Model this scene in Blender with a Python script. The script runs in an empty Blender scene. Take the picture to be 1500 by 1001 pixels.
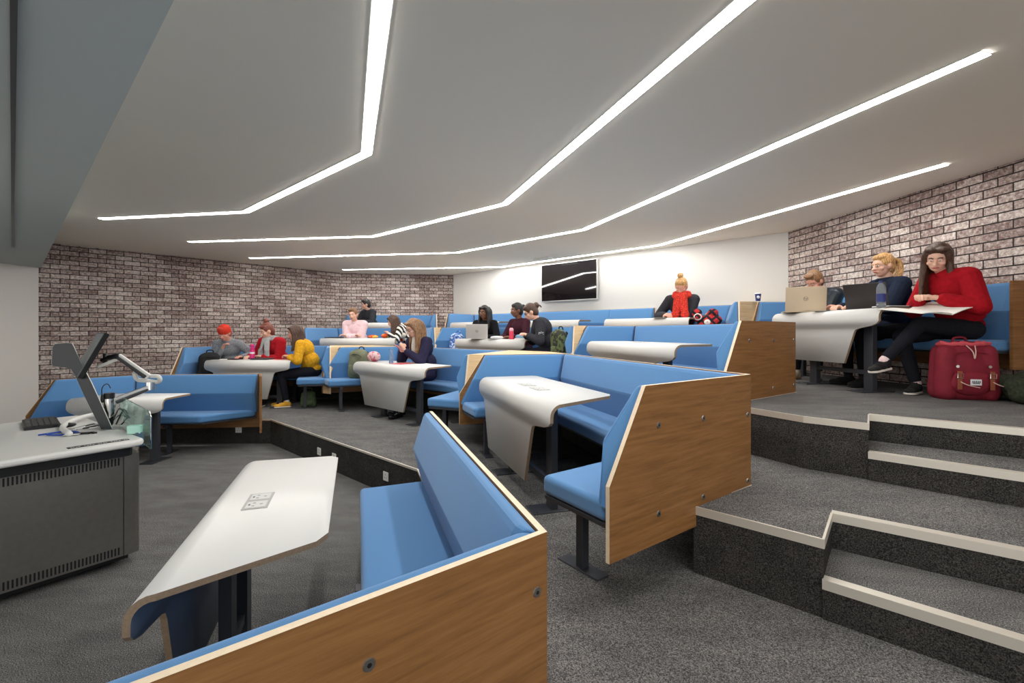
import bpy, bmesh, math, random
from mathutils import Vector as V, Matrix
from math import sin, cos, pi, radians as R
random.seed(7)
SC = bpy.context.scene
COL = SC.collection
CAMH = 1.6
LEDS = 35; WORLD = 1.55; EXPO = 0.06
T = 0.345                                  # height of one tier
F0, F1, F2, F3 = 0.0, T, 2*T, 3*T
CEIL = 3.10

# ------------------------------------------------------------ materials
def lin(c):
    return tuple((x/12.92 if x <= .04045 else ((x+.055)/1.055)**2.4) for x in [v/255 for v in c])+(1,)
def newmat(name):
    m = bpy.data.materials.new(name); m.use_nodes = True
    nt = m.node_tree; b = nt.nodes['Principled BSDF']
    return m, nt, b
def mat(name, rgb, rough=.5, metal=0, spec=.5, noise=0, nscale=40, bump=0, bscale=200, coat=0, sheen=0, trans=0, emit=0, ior=1.45):
    m, nt, b = newmat(name)
    c = lin(rgb)
    b.inputs['Base Color'].default_value = c
    b.inputs['Roughness'].default_value = rough
    b.inputs['Metallic'].default_value = metal
    b.inputs['Specular IOR Level'].default_value = spec
    b.inputs['Coat Weight'].default_value = coat
    b.inputs['Sheen Weight'].default_value = sheen
    b.inputs['Transmission Weight'].default_value = trans
    b.inputs['IOR'].default_value = ior
    if emit:
        b.inputs['Emission Color'].default_value = c; b.inputs['Emission Strength'].default_value = emit
    tc = nt.nodes.new('ShaderNodeTexCoord')
    if noise:
        n = nt.nodes.new('ShaderNodeTexNoise'); n.inputs['Scale'].default_value = nscale; n.inputs['Detail'].default_value = 3
        nt.links.new(tc.outputs['Object'], n.inputs['Vector'])
        r = nt.nodes.new('ShaderNodeMapRange'); r.inputs[3].default_value = 1-noise; r.inputs[4].default_value = 1+noise
        r.inputs[1].default_value = .3; r.inputs[2].default_value = .7
        nt.links.new(n.outputs['Fac'], r.inputs[0])
        mx = nt.nodes.new('ShaderNodeVectorMath'); mx.operation = 'SCALE'
        mx.inputs[0].default_value = c[:3]; nt.links.new(r.outputs[0], mx.inputs['Scale'])
        nt.links.new(mx.outputs[0], b.inputs['Base Color'])
    if bump:
        n = nt.nodes.new('ShaderNodeTexNoise'); n.inputs['Scale'].default_value = bscale
        nt.links.new(tc.outputs['Object'], n.inputs['Vector'])
        bp = nt.nodes.new('ShaderNodeBump'); bp.inputs['Strength'].default_value = bump; bp.inputs['Distance'].default_value = .002
        nt.links.new(n.outputs['Fac'], bp.inputs['Height']); nt.links.new(bp.outputs[0], b.inputs['Normal'])
    return m
def ramp(nt, fac, stops):
    r = nt.nodes.new('ShaderNodeValToRGB'); cr = r.color_ramp
    while len(cr.elements) < len(stops): cr.elements.new(.5)
    for e, (p, c) in zip(cr.elements, stops): e.position = p; e.color = lin(c)
    nt.links.new(fac, r.inputs[0]); return r.outputs[0]
def mapping(nt, scale, rot=(0,0,0), out='Object'):
    tc = nt.nodes.new('ShaderNodeTexCoord'); mp = nt.nodes.new('ShaderNodeMapping')
    mp.inputs['Scale'].default_value = scale; mp.inputs['Rotation'].default_value = rot
    nt.links.new(tc.outputs[out], mp.inputs['Vector']); return mp.outputs[0]
def mixc(nt, fac, a, b, mode='MIX'):
    m = nt.nodes.new('ShaderNodeMix'); m.data_type = 'RGBA'; m.blend_type = mode
    for s, v in ((m.inputs[0], fac), (m.inputs[6], a), (m.inputs[7], b)):
        if isinstance(v, (int, float, tuple)): s.default_value = v
        else: nt.links.new(v, s)
    return m.outputs[2]
def noise(nt, vec, scale, detail=2, rough=.5):
    n = nt.nodes.new('ShaderNodeTexNoise'); n.inputs['Scale'].default_value = scale; n.inputs['Detail'].default_value = detail
    n.inputs['Roughness'].default_value = rough
    nt.links.new(vec, n.inputs['Vector']); return n.outputs['Fac']
def bump(nt, b, h, st, dist):
    bp = nt.nodes.new('ShaderNodeBump'); bp.inputs['Strength'].default_value = st; bp.inputs['Distance'].default_value = dist
    nt.links.new(h, bp.inputs['Height']); nt.links.new(bp.outputs[0], b.inputs['Normal'])

def carpet(name, lo, mid, hi, angle):
    m, nt, b = newmat(name); b.inputs['Roughness'].default_value = 1; b.inputs['Specular IOR Level'].default_value = .05
    v = mapping(nt, (1,1,1), (0,0,angle))
    fine = noise(nt, v, 170, 5, .85)
    v2 = mapping(nt, (1.2,3.2,3), (0,0,angle))
    st = noise(nt, v2, 2.2, 6, .65)
    c1 = ramp(nt, fine, [(.40, lo), (.5, mid), (.60, hi)])
    c2 = ramp(nt, st, [(.35, (205,205,206)), (.65, (240,239,238))])
    c = mixc(nt, 1.0, c1, c2, 'MULTIPLY')
    nt.links.new(c, b.inputs['Base Color']); bump(nt, b, fine, .35, .003)
    return m
M = {}
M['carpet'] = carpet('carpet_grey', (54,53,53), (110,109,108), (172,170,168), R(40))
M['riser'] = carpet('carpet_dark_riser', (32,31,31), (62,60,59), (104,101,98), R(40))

def brick():
    m, nt, b = newmat('whitewashed_brick'); b.inputs['Roughness'].default_value = .85
    tc = nt.nodes.new('ShaderNodeTexCoord'); sp = nt.nodes.new('ShaderNodeSeparateXYZ'); cb = nt.nodes.new('ShaderNodeCombineXYZ')
    nt.links.new(tc.outputs['Object'], sp.inputs[0]); nt.links.new(sp.outputs[0], cb.inputs[0]); nt.links.new(sp.outputs[2], cb.inputs[1])
    br = nt.nodes.new('ShaderNodeTexBrick'); nt.links.new(cb.outputs[0], br.inputs['Vector'])
    br.inputs['Scale'].default_value = 1; br.inputs['Brick Width'].default_value = .243; br.inputs['Row Height'].default_value = .081
    br.inputs['Mortar Size'].default_value = .0065; br.inputs['Mortar Smooth'].default_value = .15; br.inputs['Bias'].default_value = 0
    br.inputs['Color1'].default_value = (0,0,0,1); br.inputs['Color2'].default_value = (1,1,1,1); br.inputs['Mortar'].default_value = (.5,.5,.5,1)
    v = cb.outputs[0]
    n1 = noise(nt, v, 1.1, 3); n2 = noise(nt, v, 28, 6, .75); n3 = noise(nt, v, 9, 4, .6)
    a = nt.nodes.new('ShaderNodeMath'); a.operation = 'MULTIPLY_ADD'; nt.links.new(br.outputs['Color'], a.inputs[0]); a.inputs[1].default_value = .16; nt.links.new(n2, a.inputs[2])
    a2 = nt.nodes.new('ShaderNodeMath'); a2.operation = 'MULTIPLY_ADD'; nt.links.new(n1, a2.inputs[0]); a2.inputs[1].default_value = .34; nt.links.new(a.outputs[0], a2.inputs[2])
    c = ramp(nt, a2.outputs[0], [(.60, (118,97,93)), (.74, (170,153,147)), (.88, (216,206,199)), (1, (236,229,222))])
    red = ramp(nt, n3, [(.58, (255,255,255)), (.7, (214,176,172))])
    c = mixc(nt, .8, c, red, 'MULTIPLY')
    c = mixc(nt, br.outputs['Fac'], c, lin((36,28,27)))
    nt.links.new(c, b.inputs['Base Color'])
    inv = nt.nodes.new('ShaderNodeMath'); inv.operation = 'SUBTRACT'; inv.inputs[0].default_value = 1; nt.links.new(br.outputs['Fac'], inv.inputs[1])
    bump(nt, b, inv.outputs[0], .25, .004)
    return m
M['brick'] = brick()

def wood(name, lo, mid, hi, scale=(2,2,34)):
    m, nt, b = newmat(name); b.inputs['Roughness'].default_value = .45; b.inputs['Specular IOR Level'].default_value = .35
    v = mapping(nt, scale)
    n1 = noise(nt, v, 1.6, 6, .6); v2 = mapping(nt, (scale[0]*3, scale[1]*3, scale[2]*10)); n2 = noise(nt, v2, 3, 3, .6)
    a = nt.nodes.new('ShaderNodeMath'); a.operation = 'MULTIPLY_ADD'; nt.links.new(n2, a.inputs[0]); a.inputs[1].default_value = .45; nt.links.new(n1, a.inputs[2])
    c = ramp(nt, a.outputs[0], [(.5, lo), (.72, mid), (.98, hi)])
    nt.links.new(c, b.inputs['Base Color']); return m
M['oak'] = wood('oak_veneer', (118,82,46), (140,98,56), (158,114,70))
M['oak_pale'] = wood('oak_veneer_pale', (206,172,126), (222,190,146), (232,204,164))
M['ply'] = mat('birch_ply_edge', (232,214,186), .6, noise=.05, nscale=60)
M['plydark'] = mat('ply_edge_brown', (150,126,100), .6, noise=.12, nscale=90)
M['fabric'] = mat('blue_wool_fabric', (90,138,188), .95, spec=.15, noise=.07, nscale=420, bump=.35, bscale=700, sheen=.25)
M['white'] = mat('white_laminate', (220,219,216), .38, spec=.4)
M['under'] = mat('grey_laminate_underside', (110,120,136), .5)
M['steel_dark'] = mat('charcoal_powder_coat', (58,60,66), .45, metal=.2)
M['steel'] = mat('brushed_steel', (150,147,142), .36, metal=.9, noise=.05, nscale=30)
M['alu'] = mat('aluminium_nosing', (226,220,208), .38, metal=.6)
M['wallwhite'] = mat('white_painted_wall', (214,213,210), .8, spec=.2)
M['wallgrey'] = mat('grey_painted_wall', (232,229,224), .8, spec=.2)
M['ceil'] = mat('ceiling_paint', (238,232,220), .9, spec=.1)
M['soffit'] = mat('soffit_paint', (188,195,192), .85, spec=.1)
M['plastic_w'] = mat('white_plastic', (226,226,222), .4)
M['plastic_g'] = mat('grey_plastic', (168,168,165), .45)
M['black'] = mat('black_plastic', (26,27,30), .4)
M['darkgrey'] = mat('dark_grey_plastic', (58,60,62), .42)
M['silver'] = mat('silver_plastic', (206,206,204), .28, metal=.7)
M['chrome'] = mat('chrome', (220,218,214), .15, metal=1)
def led():
    m, nt, b = newmat('led_diffuser'); b.inputs['Base Color'].default_value = (1,1,1,1)
    b.inputs['Emission Color'].default_value = (1,.975,.93,1); b.inputs['Emission Strength'].default_value = LEDS
    return m
M['led'] = led()

# ------------------------------------------------------------ mesh helpers
def tag(o, label=None, cat=None, group=None, kind=None):
    for k, v in (('label', label), ('category', cat), ('group', group), ('kind', kind)):
        if v: o[k] = v
    return o
def empty(name, loc=(0,0,0), label=None, cat=None, group=None, rz=0):
    o = bpy.data.objects.new(name, None); o.empty_display_size = .1; COL.objects.link(o)
    o.location = loc; o.rotation_euler[2] = rz
    return tag(o, label, cat, group)
def root_offset(p):
    # sum of locations up the chain (roots built in world coordinates are unrotated)
    o = V((0,0,0))
    while p: o += p.location; p = p.parent
    return o
def link(name, bm, mats, parent=None, world=True, smooth=False, bevel=0, segs=2, flat=False):
    me = bpy.data.meshes.new(name)
    bmesh.ops.recalc_face_normals(bm, faces=bm.faces)
    if parent is not None and world: bmesh.ops.translate(bm, verts=bm.verts, vec=-root_offset(parent))
    bm.to_mesh(me); bm.free()
    for m in (mats if isinstance(mats, (list, tuple)) else [mats]): me.materials.append(M[m] if isinstance(m, str) else m)
    if smooth:
        for p in me.polygons: p.use_smooth = True
    o = bpy.data.objects.new(name, me); COL.objects.link(o)
    if parent is not None: o.parent = parent
    if bevel:
        md = o.modifiers.new('b', 'BEVEL'); md.width = bevel; md.segments = segs; md.limit_method = 'ANGLE'; md.angle_limit = R(35)
        if segs > 1 and not flat:
            for p in me.polygons: p.use_smooth = True
            md.harden_normals = True
    return o
def prism(bm, pts, z0, z1, mi=0):
    """vertical prism over a plan polygon"""
    a = [bm.verts.new((p[0], p[1], z0)) for p in pts]; b = [bm.verts.new((p[0], p[1], z1)) for p in pts]
    n = len(pts); fs = [bm.faces.new(a), bm.faces.new(b)]
    for i in range(n): fs.append(bm.faces.new((a[i], a[(i+1)%n], b[(i+1)%n], b[i])))
    for f in fs: f.material_index = mi
    return fs
def loft(bm, rings, closed=True, caps=True, mi=0):
    vs = [[bm.verts.new(p) for p in r] for r in rings]; n = len(rings[0]); fs = []
    for i in range(len(vs)-1):
        for j in range(n if closed else n-1):
            fs.append(bm.faces.new((vs[i][j], vs[i][(j+1)%n], vs[i+1][(j+1)%n], vs[i+1][j])))
    if caps: fs += [bm.faces.new(vs[0]), bm.faces.new(vs[-1])]
    for f in fs: f.material_index = mi
    return fs
def box(bm, c, s, rz=0, mi=0, mx=None):
    m = Matrix.Translation(c) @ Matrix.Rotation(rz, 4, 'Z')
    if mx is not None: m = Matrix.Translation(c) @ mx
    r = bmesh.ops.create_cube(bm, size=1, matrix=m @ Matrix.Diagonal((s[0], s[1], s[2], 1)))
    for f in {f for v in r['verts'] for f in v.link_faces}: f.material_index = mi
def basis(d, up=V((0,0,1))):
    d = V(d).normalized()
    if abs(d.dot(up)) > .98: up = V((0,1,0))
    x = up.cross(d).normalized(); y = d.cross(x)
    return x, y, d
def ring(c, x, y, rx, ry, n): return [V(c)+x*cos(2*pi*i/n)*rx+y*sin(2*pi*i/n)*ry for i in range(n)]
def cyl(bm, p0, p1, r0, r1=None, n=16, mi=0):
    r1 = r0 if r1 is None else r1
    x, y, d = basis(V(p1)-V(p0)); return loft(bm, [ring(p0,x,y,r0,r0,n), ring(p1,x,y,r1,r1,n)], mi=mi)
def cap(bm, p0, p1, r0, r1=None, n=12, fx=1, fy=1, up=V((0,0,1))):
    """capsule with tapering radius"""
    r1 = r0 if r1 is None else r1
    p0 = V(p0); p1 = V(p1)
    if (p1-p0).length < 1e-5: p1 = p0+V((0,0,1e-4))
    x, y, d = basis(p1-p0, up); rs = []
    for a in (-80,-55,-30,0): rs.append(ring(p0+d*r0*sin(R(a)), x, y, r0*cos(R(a))*fx, r0*cos(R(a))*fy, n))
    for a in (0,30,55,80): rs.append(ring(p1+d*r1*sin(R(a)), x, y, r1*cos(R(a))*fx, r1*cos(R(a))*fy, n))
    loft(bm, rs)
def ell(bm, c, r, mx=None, u=16, v=10):
    m = Matrix.Translation(c) @ (mx if mx is not None else Matrix()) @ Matrix.Diagonal((r[0], r[1], r[2], 1))
    bmesh.ops.create_uvsphere(bm, u_segments=u, v_segments=v, radius=1, matrix=m)
def tube(bm, pts, r, n=8, mi=0, closed=False):
    pts = [V(p) for p in pts]; rs = []; px = None
    for i, p in enumerate(pts):
        a = pts[max(0,i-1)]; b = pts[min(len(pts)-1,i+1)]; d = (b-a).normalized()
        if px is None: x, y, d = basis(d)
        else:
            x = (px - d*px.dot(d)).normalized(); y = d.cross(x)
        px = x; rr = r[i] if isinstance(r, (list, tuple)) else r
        rs.append(ring(p, x, y, rr, rr, n))
    return loft(bm, rs, mi=mi)
def arc(pts, k=6):
    """Catmull-Rom through points"""
    P = [V(p) for p in pts]; out = []
    for i in range(len(P)-1):
        a = P[max(0,i-1)]; b = P[i]; c = P[i+1]; d = P[min(len(P)-1,i+2)]
        for j in range(k):
            t = j/k; out.append(.5*((2*b)+(c-a)*t+(2*a-5*b+4*c-d)*t*t+(3*b-a-3*c+d)*t**3))
    out.append(P[-1]); return out
def unit(v): l = math.hypot(*v); return (v[0]/l, v[1]/l)
def lerp(a, b, t): return tuple(x+(y-x)*t for x, y in zip(a, b))

# ------------------------------------------------------------ camera
cam = bpy.data.cameras.new('camera'); co = bpy.data.objects.new('camera', cam); COL.objects.link(co)
co.location = (0, 0, CAMH); co.rotation_euler = (pi/2, 0, 0)
cam.sensor_width = 36; cam.lens = 36*690/1500; cam.shift_y = -13.5/1500; cam.clip_start = .02
SC.camera = co

# ------------------------------------------------------------ setting
def struct(name, bm, mats, label=None, **k): return tag(link(name, bm, mats, **k), label, kind='structure')
def wall(name, a, b, z0, z1, m, th=.12, label=None):
    """wall whose room face runs from plan point a to b (room on the right-hand side of a->b)"""
    d = unit((b[0]-a[0], b[1]-a[1])); L = math.hypot(b[0]-a[0], b[1]-a[1])
    bm = bmesh.new(); box(bm, (L/2, th/2, (z0+z1)/2), (L, th, z1-z0))
    o = struct(name, bm, m, label); o.location = (a[0], a[1], 0); o.rotation_euler[2] = math.atan2(d[1], d[0])
    return o
WA, WB, WC, WD, WE = (-7.93,7.74), (-4.31,11.9), (-1.53,12.3), (4.13,7.04), (4.41,4.06)
def ext(a, b, k): d = unit((b[0]-a[0], b[1]-a[1])); return (b[0]+d[0]*k, b[1]+d[1]*k)
wall('wall_left', WA, WB, 0, CEIL, 'brick', label='whitewashed brick wall running along the left side')
wall('wall_back_left', WB, WC, 0, CEIL, 'brick', label='short whitewashed brick wall at the far end')
wall('wall_back', WC, WD, 0, CEIL, 'wallwhite', label='plain white back wall behind the top tier')
WF = ext(WD, WE, 5)
wall('wall_right', WD, WF, 0, CEIL, 'brick', label='whitewashed brick wall on the right side')
wall('wall_front', (-8.05,3.0), (-7.86,7.84), 0, CEIL, 'wallgrey', label='plain grey wall at the left of the room')

bm = bmesh.new(); prism(bm, [(-10,-3),(8,-3),(8,13),(-10,13)], -.1, 0); struct('floor', bm, 'carpet', 'dark grey carpet of the lowest level')
def tier(name, pts, z0, z1, label):
    bm = bmesh.new(); fs = prism(bm, pts, z0, z1)
    for f in fs:
        f.normal_update()
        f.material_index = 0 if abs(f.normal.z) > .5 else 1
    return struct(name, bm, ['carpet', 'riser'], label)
R1 = [(-6.2,6.82),(-3.47,6.77),(-.86,4.30),(.105,1.405),(.60,0),(1.35,-2.6)]
tier('floor', R1+[(7.5,-2.6),(7.5,12.9),(-8.2,12.9),(-8.2,8.97),(-6.2,8.97)], .001, F1, 'grey carpeted first tier of the stepped floor')
R2 = [(-8.2,8.96),(-2.62,8.96),(.49,6.04),(1.42,2.80),(.949,2.46),(1.365,2.065),(1.605,2.365),(3.9,.55)]
tier('floor', R2+[(7.4,.55),(7.4,12.8),(-8.1,12.8)], F1+.001, F2, 'grey carpeted second tier of the stepped floor')
R3 = [(-8.1,10.56),(-1.35,10.56),(1.743,7.63),(2.665,4.425),(1.69,3.69),(1.95,3.15),(2.20,2.908),(2.44,3.222),(4.4,1.50)]
tier('floor', R3+[(7.3,1.50),(7.3,12.7),(-8.0,12.7)], F2+.001, F3, 'grey carpeted top tier of the stepped floor')
def off(p, q, k): d = unit((q[0]-p[0], q[1]-p[1])); return (d[1]*k, -d[0]*k)
# half-height steps cut into the tiers
def halfstep(a, d, n1, z0, z1, length, label):
    d = unit(d); b = (a[0]+d[0]*length, a[1]+d[1]*length)
    pts = [a, b, (b[0]+.5, b[1]+.9), n1[1], n1[0]]
    tier('floor', pts, z0, z1, label)
    return a, b
sa, sb = halfstep((1.358,2.058), (.726,-.687), [(1.60,2.36),(3.85,.58)], F1+.001, F1+T/2, 2.9, 'lower half-height carpeted step')
sc, sd = halfstep((2.192,2.896), (.71,-.70), [(2.435,3.217),(4.35,1.54)], F2+.001, F2+T/2, 2.6, 'upper half-height carpeted step')
def nosing(pts, z, label, w=.035, h=.042, thin=False):
    """aluminium edge trim following a plan polyline at floor height z (room side to the right of travel)"""
    bm = bmesh.new()
    for a, b in zip(pts, pts[1:]):
        d = unit((b[0]-a[0], b[1]-a[1])); n = (d[1], -d[0]); L = math.hypot(b[0]-a[0], b[1]-a[1])
        c = ((a[0]+b[0])/2, (a[1]+b[1])/2); rz = math.atan2(d[1], d[0])
        # riser is on the n side for these tiers: front face
        o = .003
        box(bm, (c[0]-n[0]*(w/2-o), c[1]-n[1]*(w/2-o), z+.0015), (L+.004, w, .004), rz)
        box(bm, (c[0]+n[0]*o, c[1]+n[1]*o, z-h/2+.003), (L+.004, .004, h), rz)
    return struct('trim_%d' % next(TR), bm, 'alu', label)
import itertools
TR = itertools.count(1)
nosing(R1[0:4], F1, 'thin metal edge trim of the first tier', w=.012, h=.02)
nosing([R2[3], R2[4], R2[5], R2[6]], F2, 'pale metal edge trim around the corner of the second tier', w=.008)
nosing([R2[6], R2[7]], F2, 'wide pale metal nosing on the second tier above the lower step', w=.05)
nosing([sa, sb], F1+T/2, 'wide pale metal nosing on the lower half step', w=.05)
nosing(R3[3:8], F3, 'pale metal edge trim around the corner of the top tier', w=.008)
nosing([R3[7], R3[8]], F3, 'wide pale metal nosing on the top tier above the upper step', w=.05)
nosing([sc, sd], F2+T/2, 'wide pale metal nosing on the upper half step', w=.05)

# ceiling and lowered soffit
bm = bmesh.new(); prism(bm, [(-9,-1),(7.5,-1),(7.5,13),(-9,13)], CEIL, CEIL+.15); struct('ceiling', bm, 'ceil', 'smooth pale grey main ceiling')
SE0, SE1 = (-7.80,7.80), (1.6,-1.0)
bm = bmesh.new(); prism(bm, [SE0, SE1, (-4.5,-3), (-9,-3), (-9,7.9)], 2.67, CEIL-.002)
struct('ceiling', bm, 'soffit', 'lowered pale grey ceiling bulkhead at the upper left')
bm = bmesh.new(); box(bm, (-3.9,3.68,2.664), (.018, 6.4, .011), rz=R(46.7)); struct('trim_%d' % next(TR), bm, 'darkgrey', 'narrow dark slot in the lowered ceiling')
bm = bmesh.new()
for k in range(9):
    t = -2.6+k*.6; c = V((-4.35,3.2)); d = V((-.727,.686)); n = V((-.686,-.727))
    p = c+d*t+n*.55; box(bm, (p.x, p.y, 2.666), (1.1,.022,.007), rz=math.atan2(n.y, n.x))
for k in (0,1):
    p = c+n*(k*.6+.02); box(bm, (p.x, p.y, 2.6655), (5.6,.022,.008), rz=math.atan2(d.y, d.x))
struct('trim_%d' % next(TR), bm, 'alu', 'white metal grid of the tiled ceiling at the far left')

# linear ceiling lights
STR = [([(-5.407,6.198),(-3.305,5.847),(-1.215,3.935),(-.585,2.125),(.05,.30)], 'folded linear ceiling light nearest the viewer, first of four'),
       ([(-5.323,7.782),(-2.16,7.34),(-.079,5.476),(1.047,2.125),(1.60,.48)], 'folded linear ceiling light, second of four counting from the front'),
       ([(-5.271,9.495),(-1.051,8.846),(1.043,6.854),(2.536,2.518)], 'long folded linear ceiling light ending at the upper right, third of four'),
       ([(-4.027,11.25),(-.234,10.781),(2.52,8.086),(3.856,4.19)], 'folded linear ceiling light closest to the back wall, above the wall screen')]
def strip(bm, pts, w, z0, z1):
    n = len(pts); L = []; Rr = []
    for i, p in enumerate(pts):
        ns = []
        if i > 0: d = unit((p[0]-pts[i-1][0], p[1]-pts[i-1][1])); ns.append((-d[1], d[0]))
        if i < n-1: d = unit((pts[i+1][0]-p[0], pts[i+1][1]-p[1])); ns.append((-d[1], d[0]))
        m = unit((sum(q[0] for q in ns), sum(q[1] for q in ns))); k = w/2/max(.3, m[0]*ns[0][0]+m[1]*ns[0][1])
        L.append((p[0]+m[0]*k, p[1]+m[1]*k)); Rr.append((p[0]-m[0]*k, p[1]-m[1]*k))
    loft(bm, [[(*L[i], z0), (*Rr[i], z0), (*Rr[i], z1), (*L[i], z1)] for i in range(n)])
for pts, lb in STR:
    e = empty('linear_ceiling_light', (*pts[0], CEIL), lb, 'ceiling light', 'folded linear ceiling lights')
    b1 = bmesh.new(); strip(b1, pts, .094, CEIL-.006, CEIL+.03); link('light_frame', b1, 'plastic_w', e)
    b2 = bmesh.new(); strip(b2, pts, .078, CEIL-.009, CEIL-.0055); link('light_diffuser', b2, 'led', e)
# ------------------------------------------------------------ booths
H0, HS, HK, HT = .245, .50, .58, 1.005      # panel bottom, seat top, knee of the arm, top of the back
PT = .022                                   # panel thickness
PROF = [(1.002,.034),(.994,.050),(.975,.062),(.75,.140),(.733,.138),(.50,.070),(.47,.066)]
SEAT_D = .50
def isect(p, d, q, e):
    den = d[0]*e[1]-d[1]*e[0]
    if abs(den) < 1e-6: return q
    t = ((q[0]-p[0])*e[1]-(q[1]-p[1])*e[0])/den
    return (p[0]+d[0]*t, p[1]+d[1]*t)
def booth(z, pts, ends, label, mats_out='oak', bolts=(), seat_segs=None, cut=0, group='blue upholstered booths'):
    """pts: plan polyline of the outer face, room on the right-hand side; ends: for both ends None (square end panel),
       'open' or the setback of the slanted arm top"""
    n = len(pts)
    e = empty('seating_booth', (pts[1][0], pts[1][1], z), label, 'booth', group)
    dirs = [unit((pts[i+1][0]-pts[i][0], pts[i+1][1]-pts[i][1])) for i in range(n-1)]
    nrm = [(d[1], -d[0]) for d in dirs]     # towards the room
    def P(i, o):
        """plan point of vertex i offset o to the inside"""
        if i == 0: return (pts[0][0]+nrm[0][0]*o, pts[0][1]+nrm[0][1]*o)
        if i == n-1: return (pts[-1][0]+nrm[-1][0]*o, pts[-1][1]+nrm[-1][1]*o)
        a = (pts[i][0]+nrm[i-1][0]*o, pts[i][1]+nrm[i-1][1]*o); b = (pts[i][0]+nrm[i][0]*o, pts[i][1]+nrm[i][1]*o)
        return isect(a, dirs[i-1], b, dirs[i])
    def slant(i, h):
        s = ends[0] if i == 0 else ends[1]
        if not isinstance(s, float): return 0
        return 0 if h <= HK else s*(h-HK)/(HT-HK)
    def Q(seg, which, o, h, inset=0):
        i = seg+which; p = P(i, o)
        if i in (0, n-1):
            k = slant(i, h)+inset; sg = 1 if which == 0 else -1
            p = (p[0]+dirs[seg][0]*k*sg, p[1]+dirs[seg][1]*k*sg)
        return (p[0], p[1], z+h)
    for s in range(n-1):
        hs = [H0, HK, HT]
        bm = bmesh.new(); rings = []
        poly = []
        for which, hh in ((0, hs), (1, hs[::-1])):
            for h in hh: poly.append((which, h))
        a = [bm.verts.new(Q(s, w, 0, h)) for w, h in poly]; b = [bm.verts.new(Q(s, w, PT, h)) for w, h in poly]
        f = bm.faces.new(a); f.material_index = 0; f = bm.faces.new(b[::-1]); f.material_index = 0
        for i in range(6):
            f = bm.faces.new((a[i], a[(i+1)%6], b[(i+1)%6], b[i])); f.material_index = 1
        pn = link('panel', bm, [mats_out, 'ply'], e)
        for (bs, u, h) in bolts:
            if bs == s:
                bb = bmesh.new(); p = lerp(pts[s], pts[s+1], u); nn = nrm[s]
                q = V((p[0], p[1], z+h)); o = V((nn[0], nn[1], 0))
                cyl(bb, q+o*.002, q-o*.004, .016, .014, 18, 0); cyl(bb, q-o*.004, q-o*.0045, .006, .006, 6, 1)
                link('bolt', bb, ['steel', 'black'], pn)
        # back cushion
        bm = bmesh.new(); rings = []
        for which in (0, 1):
            # leave 4 mm shadow gaps at joints
            ring_ = [Q(s, which, PT+.001, PROF[0][0]-.005, .012)]+[Q(s, which, PT+o*.9, h, .012) for h, o in PROF]+[Q(s, which, PT+.001, PROF[-1][0], .012)]
            rings.append(ring_)
        g = .003
        A, B = rings; d = V((*dirs[s], 0)); A = [V(p)+d*g for p in A]; B = [V(p)-d*g for p in B]
        mid = [[A[k].lerp(B[k], t) for k in range(len(A))] for t in (.02, .98)]
        def sh(r, k=.004):
            c = V((nrm[s][0], nrm[s][1], 0)); return [p - c*k if 0 < i < len(r)-1 else p for i, p in enumerate(r)]
        loft(bm, [sh(A, .012), mid[0], mid[1], sh(B, .012)])
        link('back_cushion', bm, 'fabric', e, bevel=.007, segs=3, flat=True)
    # seats, mitred at the corners
    for s in range(n-1):
        if seat_segs is not None and s not in seat_segs: continue
        bm = bmesh.new()
        i0, i1 = P(s, PT+.02), P(s+1, PT+.02); o0, o1 = P(s, PT+SEAT_D), P(s+1, PT+SEAT_D)
        d = dirs[s]
        if s == 0: i0 = (i0[0]+d[0]*.02, i0[1]+d[1]*.02); o0 = (o0[0]+d[0]*.06, o0[1]+d[1]*.06)
        if s == n-2: i1 = (i1[0]-d[0]*.02, i1[1]-d[1]*.02); o1 = (o1[0]-d[0]*.06, o1[1]-d[1]*.06)
        if s == n-2 and cut: o1 = (o1[0]-d[0]*cut, o1[1]-d[1]*cut)
        g = .002
        i0 = (i0[0]+d[0]*g, i0[1]+d[1]*g); o0 = (o0[0]+d[0]*g, o0[1]+d[1]*g); i1 = (i1[0]-d[0]*g, i1[1]-d[1]*g); o1 = (o1[0]-d[0]*g, o1[1]-d[1]*g)
        prism(bm, [i0, i1, o1, o0], z+HS-.10, z+HS)
        st = link('seat_cushion', bm, 'fabric', e, bevel=.03, segs=4)
        bm = bmesh.new()
        def inn(p, q): return lerp(p, q, .06)
        prism(bm, [i0, i1, inn(o1, i1), inn(o0, i0)], z+HS-.118, z+HS-.1); link('seat_board', bm, 'steel_dark', e)
        # legs
        L = math.hypot(o1[0]-o0[0], o1[1]-o0[1])
        ts = ([.5] if L < .9 else ([.12, .88] if L < 2 else [.1,.5,.9]))
        if s == 0 and isinstance(ends[0], float): ts = [.22]
        if s == n-2 and isinstance(ends[1], float): ts = [.78]
        for t in ts:
            p = lerp(o0, o1, t); q = (p[0]-nrm[s][0]*.12, p[1]-nrm[s][1]*.12); rz = math.atan2(d[1], d[0])
            bm = bmesh.new(); box(bm, (q[0], q[1], z+(HS-.118)/2), (.05,.05,HS-.118-.008), rz)
            box(bm, (q[0], q[1], z+.004), (.09,.30,.008), rz); box(bm, (q[0]-nrm[s][0]*.1, q[1]-nrm[s][1]*.1, z+HS-.135), (.05,.4,.03), rz)
            link('leg', bm, 'steel_dark', e, bevel=.003, segs=1)
    return e
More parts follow.
